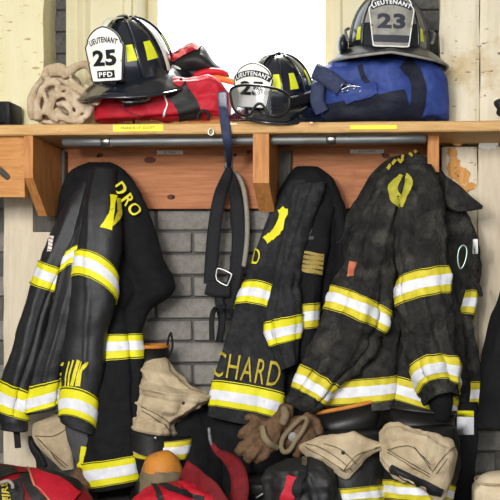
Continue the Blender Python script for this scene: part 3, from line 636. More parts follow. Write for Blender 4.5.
S3, _ = cloth('sleeve', [(302, 205, 334, 207, -.13, .02), (296, 240, 330, 242, -.145, .034), (294, 275, 324, 275, -.15, .034), (299, 305, 320, 303, -.15, .03), (298, 332, 318, 330, -.15, .03), (298, 360, 316, 360, -.15, .025)], 'coat_dark', c, folds=2, amp=.005, seed=14)
band(S1, c, [(239, 294), (252, 292), (268, 296)], 24, u1=.9)
band(S1, c, [(211, 395), (232, 397), (254, 401), (280, 408)], 26)
band(S2, c, [(267, 336), (283, 332), (301, 328)], 26)
band(S3, c, [(300, 317), (309, 316), (319, 315)], 25, base='yellow_old')
patch(S3, c, [(302, 251), (323, 254), (321, 275), (300, 271)], 'gold_patch', 'gold', .005)
for i in range(5): stripes(S3, [[(301+i*.2, 254+i*4.6), (322-i*.2, 257+i*4.4)]], .7, off=.0062).go('stitching', M['stitch'], c)
mb = stripes(S1, [[(284, 209), (283, 220), (277, 231), (266, 241)]], 8, off=.004); mb.go('reflective_patch', M['yellow'], c)
stripes(S1, [[(286, 210), (280, 214)], ], 8, off=.004).go('reflective_tab', M['yellow'], c)
letters(S1, c, 'D', (257, 257), 5.5, 15, 14, 'letter', bold=.0)
letters(S1, c, 'CHARD', (247, 369), 66, 25, 10, 'letter_old', bold=-.004, spacing=1.15, off=.005)
letters(S3, c, '2', (309, 232), 9, 15, 0, 'lining', off=.004)
cd = [P(204, 300, -.06)+np.array([0, 0, 0]), P(207, 316, -.07), P(211, 330, -.07), P(213, 341, -.07)]
q = [P(226, 306, -.13), P(216, 308, -.12), P(212, 318, -.11), P(212, 340, -.11)]; build('hanging_strap', *ribbon(q, .014, (1, 0, .3), .004), M['webbing'], c)
def PY(a, b, y): return P(a, b, y+YO)
def clothY(name, st, *a, **k): return cloth(name, [tuple(q[:4])+(q[4]+YO,)+tuple(q[5:]) for q in st], *a, **k)
YO = -.04
# ---- right coat (worn, brownish)
c = thing('turnout_coat', 'dusty worn turnout coat with a green carabiner hanging on the right hook', 'coat', P(405, 170, -.1), 'turnout coats on the hooks')
B, _ = clothY('back_panel', [(388, 158, 418, 153, -.09, .02), (372, 172, 436, 166, -.105, .05), (358, 196, 454, 188, -.11, .06), (346, 220, 468, 212, -.11, .06), (344, 245, 476, 236, -.11, .06), (350, 272, 481, 262, -.11, .06),
    (350, 300, 478, 292, -.115, .055), (345, 330, 472, 322, -.12, .055), (340, 360, 478, 355, -.125, .05), (335, 385, 480, 385, -.13, .05), (335, 404, 478, 408, -.13, .045)], 'coat_right', c, folds=7, amp=.010, noise=.007, seed=21)
F1, _ = clothY('front_panel', [(382, 176, 412, 172, -.16, .02), (366, 215, 412, 215, -.175, .03), (352, 265, 412, 265, -.185, .03), (340, 320, 408, 320, -.19, .032), (330, 358, 402, 352, -.195, .032), (325, 380, 398, 374, -.2, .032), (320, 408, 394, 402, -.2, .03), (320, 413, 394, 408, -.2, .03)], 'coat_right', c, folds=3, amp=.006, seed=22)
F2, _ = clothY('front_panel', [(404, 260, 446, 260, -.165, .02), (400, 310, 462, 310, -.175, .03), (398, 350, 466, 352, -.18, .032), (397, 378, 462, 388, -.185, .032), (392, 398, 456, 410, -.185, .032), (390, 406, 454, 418, -.185, .03)], 'coat_right', c, folds=3, amp=.006, seed=23)
R1, _ = clothY('sleeve', [(384, 172, 412, 166, -.18, .02), (367, 202, 404, 200, -.205, .04), (352, 238, 398, 242, -.22, .046), (340, 268, 393, 285, -.23, .048), (330, 294, 391, 320, -.235, .048),
    (317, 326, 380, 350, -.24, .046), (306, 352, 356, 372, -.245, .044), (295, 376, 330, 396, -.245, .042), (288, 390, 320, 408, -.245, .04), (282, 397, 313, 415, -.245, .038)], 'coat_right', c, folds=6, amp=.010, noise=.010, seed=24, nsc=17, vf=((3.6, .8, .12, -.006), (4.9, -.7, .15, -.008), (5.6, .9, .12, .007), (2.2, 1.0, .14, .006)))
R2, _ = clothY('sleeve', [(404, 166, 432, 164, -.18, .02), (397, 198, 442, 194, -.21, .042), (394, 236, 447, 230, -.225, .048), (396, 272, 448, 264, -.235, .05), (398, 305, 449, 294, -.24, .05), (402, 338, 452, 326, -.245, .05),
    (411, 374, 457, 360, -.25, .05, -8), (418, 394, 458, 382, -.25, .048, -9), (424, 406, 457, 396, -.25, .046, -10)], 'coat_right', c, folds=6, amp=.010, noise=.010, seed=25, nsc=17, vf=((2.1, .6, .12, -.006), (4.6, -.8, .14, .007), (5.2, .7, .12, -.007), (1.3, -.7, .14, .006)))
band(R1, c, [(330, 296), (360, 307), (390, 323)], 26, base='yellow_old')
band(R1, c, [(296, 378), (312, 386), (328, 397)], 25, base='yellow_old')
band(R2, c, [(398, 291), (422, 283), (448, 279)], 28, base='yellow_old')
band(R2, c, [(415, 384), (436, 368), (457, 371)], 26, base='yellow_old')
band(F1, c, [(324, 394), (358, 392), (396, 388)], 27, base='yellow_old')
band(F2, c, [(395, 388), (412, 394), (430, 400)], 25, base='yellow_old')
band(B, c, [(451, 306), (460, 303), (470, 302)], 25, base='yellow_old', u0=.78)
band(B, c, [(457, 396), (466, 395), (478, 394)], 25, base='yellow_old', u0=.82)
mb = stripes(B, [[(388, 171), (391, 167)], [(393, 167), (396, 163)], [(398, 162), (401, 165), (404, 158)], [(399, 165), (404, 162)], [(409, 156), (412, 159)], [(414, 153), (416, 156)]], 2.6, off=.01); mb.go('lettering', M['letter_old'], c)
V, Fc = ellipsoid(PY(401, 188, -.222), (.026, .01, .034), ns=24, nr=12); 
mb = stripes(R1, [[(402, 176), (394, 188), (395, 198), (400, 210)]], [[3, 10, 9, 2]], off=.006); mb.go('reflective_patch', M['olive'], c)
mb = stripes(R2, [[(405, 174), (408, 182), (405, 194), (402, 208)]], [[4, 9, 7, 2]], off=.004); mb.go('reflective_patch', M['olive'], c)
patch(R1, c, [(350, 261), (357, 262), (355, 275), (347, 277)], 'round_patch', 'patch_red', .003)
clothY('collar_tab', [(446, 176, 444, 206, -.185, .01), (458, 184, 456, 211, -.195, .016), (471, 196, 469, 211, -.19, .014), (483, 206, 482, 209, -.18, .006)], 'coat_right', c, hem=False, folds=2, amp=.003, noise=.003, seed=27)
build('flap_loop', *tube([PY(474, 282, -.2), PY(479, 288, -.2), PY(481, 296, -.2)], [.006, .006, .005], 8, n=4), M['webbing'], c)
mb = MB().add(*pxbox(473, 478, 239, 254, -.213+YO, -.205+YO, .001)); mb.go('white_tag', M['white_print'], c)
a = np.linspace(0, 2*PI, 24, endpoint=False); cc = PY(462, 257, -.212); kk = 1/sc_at(-.21)
pth = np.array([cc+np.array([(4.2*math.cos(t)*(1+.25*math.sin(t))-2.2*math.sin(t)*-1*.6)*kk, 0, 11.5*math.sin(t)*kk]) for t in a])
build('carabiner', *tube(pth, .0022, 8, closed=True), M['green_metal'], c, label='pale green metal carabiner')
q = [PY(352, 224, -.17), PY(345, 232, -.175), PY(342, 240, -.175), PY(336, 243, -.17)]; build('collar_cord', *tube(q, .003, 6, n=5), M['webbing'], c)
V, Fc = tube([PY(438, 388, -.24), PY(441, 402, -.235), PY(440, 418, -.225)], [.034, .031, .024], 16, flat=((0, 1, 0), .8), n=5); build('wrist_lining', V, Fc, M['coat_dark'], c)
V, Fc = tube([PY(306, 404, -.235), PY(303, 412, -.23), PY(300, 420, -.222)], [.03, .026, .018], 14, flat=((0, 1, 0), .8), n=5); build('wrist_lining', V, Fc, M['coat_dark'], c)
# ---- dark coat at the right edge
c = thing('turnout_coat', 'plain dark coat cut off by the right edge beside the pale boards', 'coat', P(540, 290, -.2), 'turnout coats on the hooks')
cloth('back_panel', [(532, 160, 552, 160, -.12, .03), (516, 205, 565, 200, -.2, .06), (506, 250, 575, 250, -.26, .07), (500, 288, 580, 290, -.27, .07), (490, 325, 585, 330, -.27, .07), (482, 362, 588, 365, -.27, .07), (479, 395, 590, 400, -.27, .07), (477, 424, 592, 436, -.27, .07)], 'coat_dark', c, folds=5, amp=.008, seed=31)
h = MB(); d = P(542, 166, -.07)
h.add(*tube([d+np.array(v) for v in ((0, .005, 0), (0, -.04, 0), (0, -.06, .012), (0, -.065, .03))], .006, 8, n=5)); h.go('hook', M['steel'], t6)
# ------------------------------------------------------------------ things on the shelf
def Rz(a): c, s = math.cos(a), math.sin(a); return np.array([[c, -s, 0], [s, c, 0], [0, 0, 1]])
def Rx(a): c, s = math.cos(a), math.sin(a); return np.array([[1, 0, 0], [0, c, -s], [0, s, c]])
def Ry(a): c, s = math.cos(a), math.sin(a); return np.array([[c, 0, s], [0, 1, 0], [-s, 0, c]])
class Helmet:
    """leather-style fire helmet in its own frame: front is -Y, up is Z"""
    def __init__(s, name, label, loc, yaw, pitch, roll, mshell, sz=1.0):
        s.R = Ry(roll)@Rz(yaw)@Rx(pitch)*sz; s.loc = np.array(loc); s.t = thing(name, label, 'helmet', loc, 'helmets on the shelf'); s.m = mshell
        s.W, s.LF, s.LB, s.H = .090, .108, .118, .142
    def w(s, V): return np.asarray(V)@s.R.T+s.loc
    def go(s, name, V, Fc, m, par=None, smooth=True, label=None): return build(name, s.w(V), Fc, M[m], par or s.t, smooth=smooth, label=label)
    def dome(s, ph, t, off=0):
        """ph 0 = front, counter-clockwise seen from above; t 0 base..1 top"""
        ph = np.asarray(ph, float); t = np.asarray(t, float); r = (1-np.clip(t, 0, 1)**2.35)**(1/2.1)
        k = PI/4; e = np.abs((ph+k/2) % k-k/2); r = r*(1-.018*np.clip(e/(k/2), 0, 1)**1.2*0+.02*np.exp(-(e/.10)**2))
        L = np.where(np.cos(ph) > 0, s.LF, s.LB)
        x = np.sin(ph)*(s.W*r+off*r); y = -np.cos(ph)*(L*r+off*r); z = s.H*t+off*t**2
        return np.stack([x, y, z+np.zeros_like(x)], -1)
    def brim_r(s, ph):
        c = np.cos(ph); f = .030+.0*c; return np.where(c > 0, .056-.002*c, .056+.066*(-c)**1.6)
    def shell(s, combs=8):
        nu, nt = 96, 26; ph = np.linspace(0, 2*PI, nu, endpoint=False); t = np.linspace(0, 1, nt)**.75
        G = s.dome(ph[None], t[:, None]); V = G.reshape(-1, 3); s.go('dome', V, grid_faces(nu, nt, True), s.m)
        q = np.linspace(0, 1, 9); top = []; bot = []
        for v in q:
            b = s.dome(ph, np.zeros_like(ph)); rr = np.hypot(b[:, 0], b[:, 1]); br = s.brim_r(ph); k = (rr+br*v-.002)/rr
            droop = -.036*v**1.3*(.62+.45*np.abs(np.sin(ph)))-.018*v**1.5*(np.cos(ph) < 0)*np.abs(np.cos(ph))+.002*v**2*np.clip(np.cos(ph), 0, 1)
            top.append(np.column_stack([b[:, 0]*k, b[:, 1]*k, droop+.004])); bot.append(np.column_stack([b[:, 0]*k, b[:, 1]*k, droop-.0015]))
        rows = [bot[0]-np.array([0, 0, .012])]+bot+top[::-1]; V = np.vstack(rows); s.go('brim', V, grid_faces(nu, len(rows), True), s.m)
        edge = (top[-1]+bot[-1])/2; s.edge = edge; V, Fc = tube(edge, .0036, 8, closed=True); s.go('brim_edge', V, Fc, s.edgem)
        for k in range(combs):
            a = k*2*PI/combs; tt = np.linspace(.02, .97, 18); p = s.dome(np.full(18, a), tt, .0015); V, Fc = tube(p, np.linspace(.0042, .003, 18), 8); s.go('comb', V, Fc, s.m)
        p = s.dome(np.array([0.]), np.array([1.]))[0]; V, Fc = ellipsoid(p+np.array([0, 0, .001]), (.016, .018, .006), ns=20, nr=8); s.go('crown_cap', V, Fc, s.m)
        V, Fc = ellipsoid((0, 0, -.004), (s.W*.97, s.LF*1.0, .02), ns=24, nr=8); s.go('liner', V, Fc, 'nylon_black')
    def patch(s, name, a0, a1, t0, t1, m, taper=0, off=.002):
        n = 9; A, T = np.meshgrid(np.linspace(0, 1, n), np.linspace(0, 1, n)); mid = (a0+a1)/2
        ph = mid+(a0-mid+(a1-a0)*A)*(1-taper*T); G = s.dome(ph, t0+(t1-t0)*T, off); s.go(name, G.reshape(-1, 3), grid_faces(n, n), m)
    def front(s, num, m, ink, edge, bar, arc_neg, sh_w=.092, sh_h=.126, lean=.24, base=(0, -.134, -.004), bartext=None, numspread=.62):
        half = [(0, 0), (.72, 0), (.80, .05), (.86, .2), (.93, .42), (1.0, .6), (.98, .66), (.90, .70), (.86, .76), (.74, .84), (.52, .92), (.26, .975), (0, 1.0)]
        c = cr(half, 5); pts = np.vstack([c, (c*np.array([-1, 1]))[::-1][1:-1]]); X = pts[:, 0]*sh_w/2; Y = pts[:, 1]*sh_h
        def m3(x, y, off): 
            x = np.asarray(x); y = np.asarray(y); yy = y*math.cos(lean); back = y*math.sin(lean)+1.5*x**2+.9*np.clip(y-.06, 0, 1)**2*1.0
            return np.column_stack([x, base[1]+back-off, base[2]+yy])
        s.m3 = m3
        # body as rings shrinking to the centre, so that the curvature carries
        rings = [m3(X*k, (Y-sh_h*.45)*k+sh_h*.45, .004) for k in (1, .96, .75, .5, .25, .02)]; back = [m3(X*k, (Y-sh_h*.45)*k+sh_h*.45, 0) for k in (.02, .5, 1)]
        rows = rings[::-1]+back[::-1]; n = len(X); b = s.go('front_shield', np.vstack(rows), grid_faces(n, len(rows), True), m)
        V, Fc = tube(m3(X*.985, (Y-sh_h*.45)*.985+sh_h*.45, .0042), .0016, 6, closed=True); s.go('shield_edge', V, Fc, edge, b)
        # arched title
        V2, F2, _ = text2d('LIEUTENANT', .028, 1.14); R = .082*sh_w/.092; cy = sh_h*.765-R
        if arc_neg: ang = np.linspace(-.55, .55, 24)
        if arc_neg:
            G = np.stack([m3(np.sin(ang)*(R+d), cy+np.cos(ang)*(R+d), .0048) for d in (-.0085, -.004, .0, .004, .0085)]); s.go('title_band', G.reshape(-1, 3), grid_faces(24, 5), ink, b)
        a = V2[:, 0]*(1.0 if arc_neg else .84); rr = R+V2[:, 1]*(.0115 if arc_neg else .0135); s.go('lettering', m3(np.sin(a)*rr, cy+np.cos(a)*rr, .0056), F2, 'white_print' if arc_neg else ink, b, smooth=False)
        if num:
            V2, F2, _ = text2d(num, .045, 1.08); s.go('lettering', m3(V2[:, 0]*sh_w*numspread, sh_h*.435+V2[:, 1]*.038, .0055), F2, ink, b, smooth=False)
        if bar:
            xs = np.linspace(-.5, .5, 8); G = np.stack([m3(xs*sh_w*bar, np.full(8, sh_h*.135)+d, .005) for d in (-.009, 0, .009)]); s.go('name_bar', G.reshape(-1, 3), grid_faces(8, 3), ink, b)
        if bartext:
            V2, F2, _ = text2d(bartext, .03, 1.15); s.go('lettering', m3(V2[:, 0]*sh_w*bar*.78, sh_h*.135+V2[:, 1]*.0115, .0062), F2, 'white_print' if m == 'shield_white' else m, b, smooth=False)
        for x in (-.43, .43):
            p = m3(np.array([x*sh_w]), np.array([sh_h*.36]), .005)[0]; V, Fc = ellipsoid(p, (.0028, .0022, .0028), ns=10, nr=6); s.go('rivet', V, Fc, 'brass', b)
        p0 = m3(np.array([0.]), np.array([sh_h*.985]), .0)[0]; p1 = s.dome(np.array([0.]), np.array([.985]), .004)[0]
        V, Fc = ribbon([p0+np.array([0, -.003, -.004]), (p0+p1)/2+np.array([0, -.006, .006]), p1, p1+np.array([0, .03, -.002])], [.014, .020, .022, .02], (1, 0, 0), .004); s.go('crest_holder', V, Fc, s.crest)
Helmet.edgem = 'helm_navy'; Helmet.crest = 'pale'
# -- helmet 25
h = Helmet('fire_helmet', 'shiny navy fire helmet with a white front shield numbered 25', P(135, 75, -.185), math.radians(-15), math.radians(24), math.radians(0), 'helm_navy', 1.02)
h.shell(); h.front('25', 'shield_white', 'ink', 'ink', .46, False, sh_w=.102, sh_h=.128, base=(0, -.130, .012), bartext='PFD')
for a in (.62, -.62): h.patch('reflector', a-.13, a+.13, .34, .60, 'lime', .3)
for a in (1.18, -1.18, 2.3, -2.3): h.patch('reflector', a-.17, a+.17, .30, .60, 'lime', .3)
h.patch('crown_stripe', 1.50, 1.64, .05, .9, 'pale', -.2, .006)
def visor(h, a0, a1, name='eye_shield'):
    n = 24; ph = np.linspace(a0, a1, n); b = h.dome(ph, np.zeros(n)); rr = np.hypot(b[:, 0], b[:, 1]); rows = []
    for q in np.linspace(0, 1, 8):
        env = 1-np.abs(np.linspace(-1, 1, n))**4*.6*q; k = (rr+.012+.012*q)/rr; rows.append(np.column_stack([b[:, 0]*k, b[:, 1]*k, -.014-.034*q*env]))
    inner = [r*np.array([.985, .985, 1]) for r in rows[::-1]]; V = np.vstack(rows+inner); h.go(name, V, grid_faces(n, 16)+[], 'smoke_visor')
visor(h, -.98, -.3); visor(h, .16, .92)
for a in (-1.25, .1): 
    V, Fc = ellipsoid(h.dome(np.array([a]), np.array([.02]), .012)[0]+np.array([0, 0, .004]), (.007, .007, .008), ns=10, nr=6); h.go('visor_screw', V, Fc, 'helm_navy')
# -- middle helmet, tipped, goggles across the shield
h = Helmet('fire_helmet', 'navy fire helmet lying low behind goggles, white shield reading LIEUTENANT', P(279, 104, -.165), math.radians(-24), math.radians(22), math.radians(8), 'helm_navy', .90)
h.shell(); h.front('25', 'shield_white', 'ink', 'ink', None, True, base=(0, -.142, .012), sh_w=.126, sh_h=.122, numspread=.6)
for a in (.62, -.62, 1.18, -1.18, 2.0): h.patch('reflector', a-.15, a+.15, .36, .66, 'lime', .3)
g = thing('safety_goggles', 'black-framed clear goggles worn across the front of the middle helmet', 'goggles', P(262, 102, -.30))
half = [(-1, .30), (-.93, .62), (-.6, .86), (0, .92), (.6, .80), (.93, .52), (1.0, .05), (.9, -.5), (.6, -.82), (.32, -.80), (.14, -.3), (0, -.12), (-.16, -.3), (-.34, -.82), (-.6, -.9), (-.88, -.55)]
def gmap(p, off=0):
    p = np.asarray(p, float); a = math.radians(5); x = p[:, 0]*30; y = p[:, 1]*17; px = 260+x*math.cos(a)+y*math.sin(a)*0; py = 101.5-y+x*math.sin(a)
    return np.array([P(px[i], py[i], -.352+.032*abs(p[i, 0])**2.2+off) for i in range(len(p))])
oc = cr(np.vstack([half, half[:1]]), 6)[:-1]
build('frame', *tube(gmap(oc), .0032, 10, closed=True, flat=((0, 1, 0), 1.8)), M['plastic'], g)
rings = [gmap(oc*k, -.002) for k in (.97, .7, .4, .15, .01)]; build('lens', np.vstack(rings), grid_faces(len(oc), 5, True), M['lens'], g)
rings = [gmap(oc*k, o) for k, o in ((1.0, 0), (1.0, .012), (.94, .012))]; build('face_foam', np.vstack(rings), grid_faces(len(oc), 3, True), M['nylon_black'], g)
q = [P(290, 102, -.322), P(300, 100, -.262), P(309, 97, -.215), P(314, 94, -.15)]; build('strap', *ribbon(q, .026, (0, .2, 1), .004), M['webbing'], g)
q = [P(232, 98, -.322), P(237, 98, -.25), P(244, 96, -.17)]; build('strap', *ribbon(q, .026, (0, .2, 1), .004), M['webbing'], g)
# -- helmet 23
Helmet.edgem = 'shield_grey'; Helmet.crest = 'brass'
h = Helmet('fire_helmet', 'scuffed black fire helmet with a grimy grey shield numbered 23', P(389, 50, -.16), math.radians(3), math.radians(9), math.radians(1), 'helm_worn', 1.02)
h.W = .096; h.shell(); h.front('23', 'shield_grey', 'ink_worn', 'shield_white', .8, True, sh_w=.110, sh_h=.146, bartext=None)
for a in (.95, -.95): h.patch('reflector', a-.1, a+.1, .12, .34, 'lime', .3)
for a in (.75, -.75): h.patch('crown_stripe', a-.16, a+.16, .4, .85, 'shield_grey', .2)
for sgn in (-1, 1):
    V, Fc = tube([np.array([sgn*.104, -.07, .012]), np.array([sgn*.112, -.03, .04]), np.array([sgn*.104, 0, .05])], .004, 8, n=5); h.go('visor_bracket', V, Fc, 'steel')
V, Fc = ellipsoid((-.118, -.02, .006), (.014, .05, .028)); h.go('ear_flap', V, Fc, 'helm_worn')

# -- tan knit hood, rolled up
def PP(pts, Y): return [P(x, y, Y if np.isscalar(Y) else Y[i]) for i, (x, y) in enumerate(pts)]
t = thing('flash_hood', 'crumpled tan knit hood rolled up at the left of the shelf', 'hood', P(62, 122, -.17))
pcs = [ellipsoid(P(62, 102, -.145), (.070, .04, .046)), ellipsoid(P(52, 114, -.15), (.054, .05, .024)), ellipsoid(P(62, 84, -.15), (.05, .04, .03))]
fl = [([(33, 119), (31, 104), (36, 88), (46, 76), (58, 72), (66, 77)], 4.4, 0), ([(38, 120), (37, 104), (42, 90), (50, 82), (58, 84), (56, 94), (51, 104), (50, 114), (58, 121)], 4.2, -.012), ([(46, 78), (48, 69), (58, 67), (68, 72), (78, 66), (88, 65), (94, 72), (92, 80)], 5, -.004),
    ([(56, 92), (64, 88), (74, 94), (82, 103), (83, 112)], 3.6, -.018), ([(56, 97), (64, 95), (72, 101), (78, 110), (76, 117)], 3.6, -.02), ([(57, 104), (64, 104), (70, 110), (72, 117)], 3.2, -.018), ([(56, 110), (62, 117), (74, 121), (86, 116), (91, 106), (91, 94), (86, 86)], 3.8, -.014),
    ([(70, 80), (80, 88), (88, 98), (87, 110)], 3.4, -.006), ([(66, 82), (76, 90), (84, 100)], 3, -.014), ([(33, 114), (42, 121), (60, 122), (84, 121)], 3.2, -.004), ([(44, 92), (46, 102), (44, 114)], 2.8, -.014)]
for i, (pts, r, dy) in enumerate(fl):
    kk = 1/sc_at(-.21); Ys = [-.196+dy-.006*math.sin(j*1.7+i) for j in range(len(pts))]; rr = [r*kk*(.85+.2*math.sin(j*2.1+i)) for j in range(len(pts))]
    pcs.append(tube(PP(pts, Ys), rr, 12, n=8))
V, Fc = blend(pcs, .0024, 1, .003, 45, 2, .0010, 260); V[:, 2] = np.maximum(V[:, 2], SHZ-.005); build('hood_body', V, Fc, M['knit'], t)
# -- dark gadget at the very left of the shelf, and black thing at the right end
t = thing('black_box', 'small black box at the far left end of the shelf', 'box', P(2, 122, -.2)); a = P(-14, 124, -.2); b2 = P(10, 101, -.2)
V, Fc = boxp(a[0], b2[0], -.2, -.12, SHZ-.012, b2[2], .004); build('case', V, Fc, M['plastic'], t); mb = MB().add(*boxp(a[0]+.02, b2[0]-.012, -.2025, -.199, SHZ+.012, b2[2]-.012, .001)); mb.go('front_panel', M['webbing'], t)
t = thing('cloth_bundle', 'small dark cloth bundle at the far right end of the shelf', 'cloth', P(505, 117, -.2))
V, Fc = blend([ellipsoid(P(512, 108, -.19), (.04, .04, .026)), ellipsoid(P(502, 104, -.2), (.02, .02, .016)), ellipsoid(P(503, 112, -.2), (.018, .03, .012))], .004, 4, .004, 60); V[:, 2] = np.maximum(V[:, 2], SHZ-.002+.008); build('fabric', V, Fc, M['nylon_black'], t)

# -- red duffel under helmet 25
t = thing('duffel_bag', 'red duffel bag with a broad black strap under the 25 helmet', 'bag', P(160, 121, -.17))
D1 = Sheath([(98, 100, 98, 121, -.17, .03), (108, 92, 107, 122, -.175, .055), (130, 88, 128, 122, -.18, .062), (155, 84, 152, 122, -.18, .064), (180, 80, 178, 122, -.175, .066), (205, 78, 203, 122, -.17, .064), (222, 84, 222, 121, -.165, .055), (230, 96, 230, 120, -.16, .03)], folds=9, amp=.008, noise=.012, seed=41, fw=(.04, .1), pw=.6)
V, Fc = D1.mesh(hem=False); V[:, 2] = np.maximum(V[:, 2], SHZ-.005-.009*(V[:, 0]-piv[0])*-1-.006*0+.0); build('bag_body', V, Fc, M['red'], t)
def strap_on(sh, par, line, wpx, m, name='strap', off=.004):
    return stripes(sh, [line], wpx, off=off, n=8).go(name, M[m], par)
strap_on(D1, t, [(173, 87), (181, 96), (188, 108), (190, 119)], 22, 'nylon_black')
strap_on(D1, t, [(150, 98), (138, 100), (124, 104)], 9, 'webbing', off=.006)
strap_on(D1, t, [(164, 94), (168, 104), (163, 116)], 1.6, 'shield_white', 'piping', .006)
strap_on(D1, t, [(112, 96), (128, 112), (150, 118)], 1.6, 'red_dark', 'piping', .006)
build('carry_loop', *tube(PP([(198, 120), (199, 113), (205, 111), (209, 115), (208, 120)], -.235), .004, 8, n=6), M['webbing'], t)
# -- red and black jacket behind it
t = thing('folded_jacket', 'red and black jacket with an orange lining folded on the red duffel', 'jacket', P(200, 84, -.1))
J = Sheath([(166, 60, 167, 76, -.10, .02), (175, 52, 178, 80, -.11, .03), (190, 46, 196, 80, -.11, .036), (203, 46, 212, 80, -.11, .036), (214, 62, 222, 80, -.105, .03), (228, 72, 230, 80, -.1, .012)], folds=6, amp=.006, noise=.006, seed=43, fw=(.05, .1))
build('body', *J.mesh(hem=False), M['nylon_black'], t)
stripes(J, [[(168, 61), (182, 53), (196, 46), (200, 48)]], 8, off=.004).go('collar', M['red'], t)
V, Fc = tube(PP([(195, 76), (208, 72), (220, 72), (227, 74)], -.145), [.012, .014, .012, .006], 12, n=5, flat=((0, 0, 1), .7)); build('lining_edge', V, Fc, M['red'], t)
V, Fc = tube(PP([(196, 83), (210, 79), (226, 80), (238, 84)], -.15), [.012, .013, .012, .008], 12, n=5, flat=((0, 0, 1), .7)); V = V+vnoise(V, 40, .004); build('orange_lining', V, Fc, M['orange'], t)
V, Fc = tube(PP([(164, 68), (172, 66), (180, 70), (176, 76), (170, 80)], -.15), .004, 8, n=5); build('drawcord', V, Fc, M['shield_white'], t)

# -- blue duffel under helmet 23
t = thing('duffel_bag', 'royal blue duffel bag with navy straps and clips under the 23 helmet', 'bag', P(380, 121, -.16))
D2 = Sheath([(311, 88, 312, 116, -.15, .02), (318, 76, 318, 121, -.16, .05), (335, 64, 334, 122, -.17, .07), (358, 60, 356, 123, -.175, .078), (385, 59, 384, 123, -.175, .08), (412, 60, 411, 123, -.17, .078), (434, 66, 433, 122, -.165, .066), (446, 78, 446, 121, -.16, .045), (449, 95, 449, 119, -.155, .02)], folds=9, amp=.007, noise=.013, seed=45, fw=(.05, .1), pw=.6)
V, Fc = D2.mesh(hem=False); V[:, 2] = np.maximum(V[:, 2], SHZ-.001); build('bag_body', V, Fc, M['blue'], t)
stripes(D2, [[(404, 63), (416, 78), (418, 98), (412, 121)]], 15, off=.004).go('strap', M['blue_panel'], t)
patch(D2, t, [(326, 104), (404, 90), (414, 121), (322, 121)], 'end_panel', 'blue_panel', .004, 14, 10)
patch(D2, t, [(342, 92), (374, 83), (378, 94), (346, 103)], 'pocket_flap', 'blue', .010)
stripes(D2, [[(360, 66), (363, 76), (368, 84)]], 5, off=.006).go('strap', M['blue_panel'], t)
V, Fc = ribbon(PP([(322, 112), (317, 100), (319, 84), (326, 74)], [-.235, -.245, -.24, -.22]), .034, (.8, 0, .3), .005); build('strap', V, Fc, M['navy_web'], t)
V, Fc = ribbon(PP([(315, 71), (325, 76), (341, 88)], [-.245, -.262, -.258]), .042, (.4, -.15, .9), .012); build('shoulder_pad', V, Fc, M['navy_web'], t)
for (x, y, r) in ((345, 88, 4), (352, 87, 3), (358, 89, 3.4)):
    kk = 1/sc_at(-.265); pth = [P(x, y, -.266)+np.array([r*kk*math.cos(a), .004*math.sin(2*a), r*kk*math.sin(a)]) for a in np.linspace(0, 2*PI, 16, endpoint=False)]
    build('clip_ring', *tube(pth, .0016, 6, closed=True), M['chrome'], t)
build('clip_bar', *tube(PP([(341, 90), (350, 86), (362, 87)], -.268), .0018, 6, n=4), M['chrome'], t)
for i, (x, y, r) in enumerate(((344, 68, 16), (364, 66, 12))):
    V, Fc = blend([ellipsoid(P(x, y, -.2), (r/400, .035, r*.55/400))], .004, 2, .006, 40, i); build('bag_bulge', V, Fc, M['blue'], t)

# ------------------------------------------------------------------ harness over the shelf edge
t = thing('strap_harness', 'navy strap over the shelf edge ending in a black webbing harness with buckles', 'harness', P(228, 250, -.07))
V, Fc = ribbon([P(222, 92, -.23), P(223, 108, -.275), P(225, 122, -.2775), P(227, 140, -.277), P(229, 155, -.22), P(229, 168, -.115)], [.022, .022, .024, .022, .016, .009], (1, 0, 0), .0035); build('upper_strap', V, Fc, M['navy_web'], t)
V, Fc = ribbon([P(228, 168, -.115), P(227, 176, -.11), P(220, 196, -.085), P(215, 225, -.08), P(212, 255, -.08), P(210, 284, -.08)], [.012, .026, .034, .036, .036, .034], (1, .1, 0), .004, rip=.001); build('webbing_leg', V, Fc, M['webbing'], t)
V, Fc = ribbon([P(229, 168, -.112), P(231, 178, -.1), P(236, 200, -.075), P(239, 230, -.07), P(238, 262, -.07), P(232, 292, -.07), P(226, 318, -.07)], [.012, .026, .036, .040, .040, .036, .03], (1, .1, 0), .004, rip=.001); build('webbing_leg', V, Fc, M['webbing'], t)
V, Fc = ribbon([P(206, 287, -.085), P(216, 289, -.088), P(230, 290, -.085)], [.04, .044, .038], (.1, 0, 1), .005); build('webbing_pad', V, Fc, M['webbing'], t)
V, Fc = ribbon([P(218, 292, -.08), P(220, 306, -.08), P(222, 322, -.075), P(219, 342, -.07)], [.022, .024, .02, .018], (1, 0, 0), .005); build('webbing_tail', V, Fc, M['webbing'], t)
sq = [(216, 276), (217, 269.5), (219, 268.5), (225, 270.5), (230.5, 273.5), (231.5, 275.5), (228, 284), (226.5, 285.5), (221, 283), (217, 280)]; build('buckle', *tube(PP(sq, -.092), .0022, 8, closed=True, n=4), M['chrome'], t)
V, Fc = tube([P(230, 172, -.07), P(238, 176, -.075), P(244, 190, -.075), P(247, 215, -.075), P(247, 240, -.07), P(244, 266, -.07)], .0065, 10, n=6); build('rope', V, Fc, M['rope'], t)
a = np.linspace(0, 2*PI, 14, endpoint=False); pth = [P(211, 132, -.277)+np.array([.007*math.cos(x), 0, .008*math.sin(x)]) for x in a]
hk = thing('screw_ring', 'small white ring hanging under the shelf edge left of the navy strap', 'ring', P(211, 138, -.275)); build('ring', *tube(pth, .0018, 6, closed=True), M['chrome'], hk); build('shank', *tube([P(211, 129.5, -.277), P(211, 128.5, -.268)], .0015, 6), M['chrome'], hk)
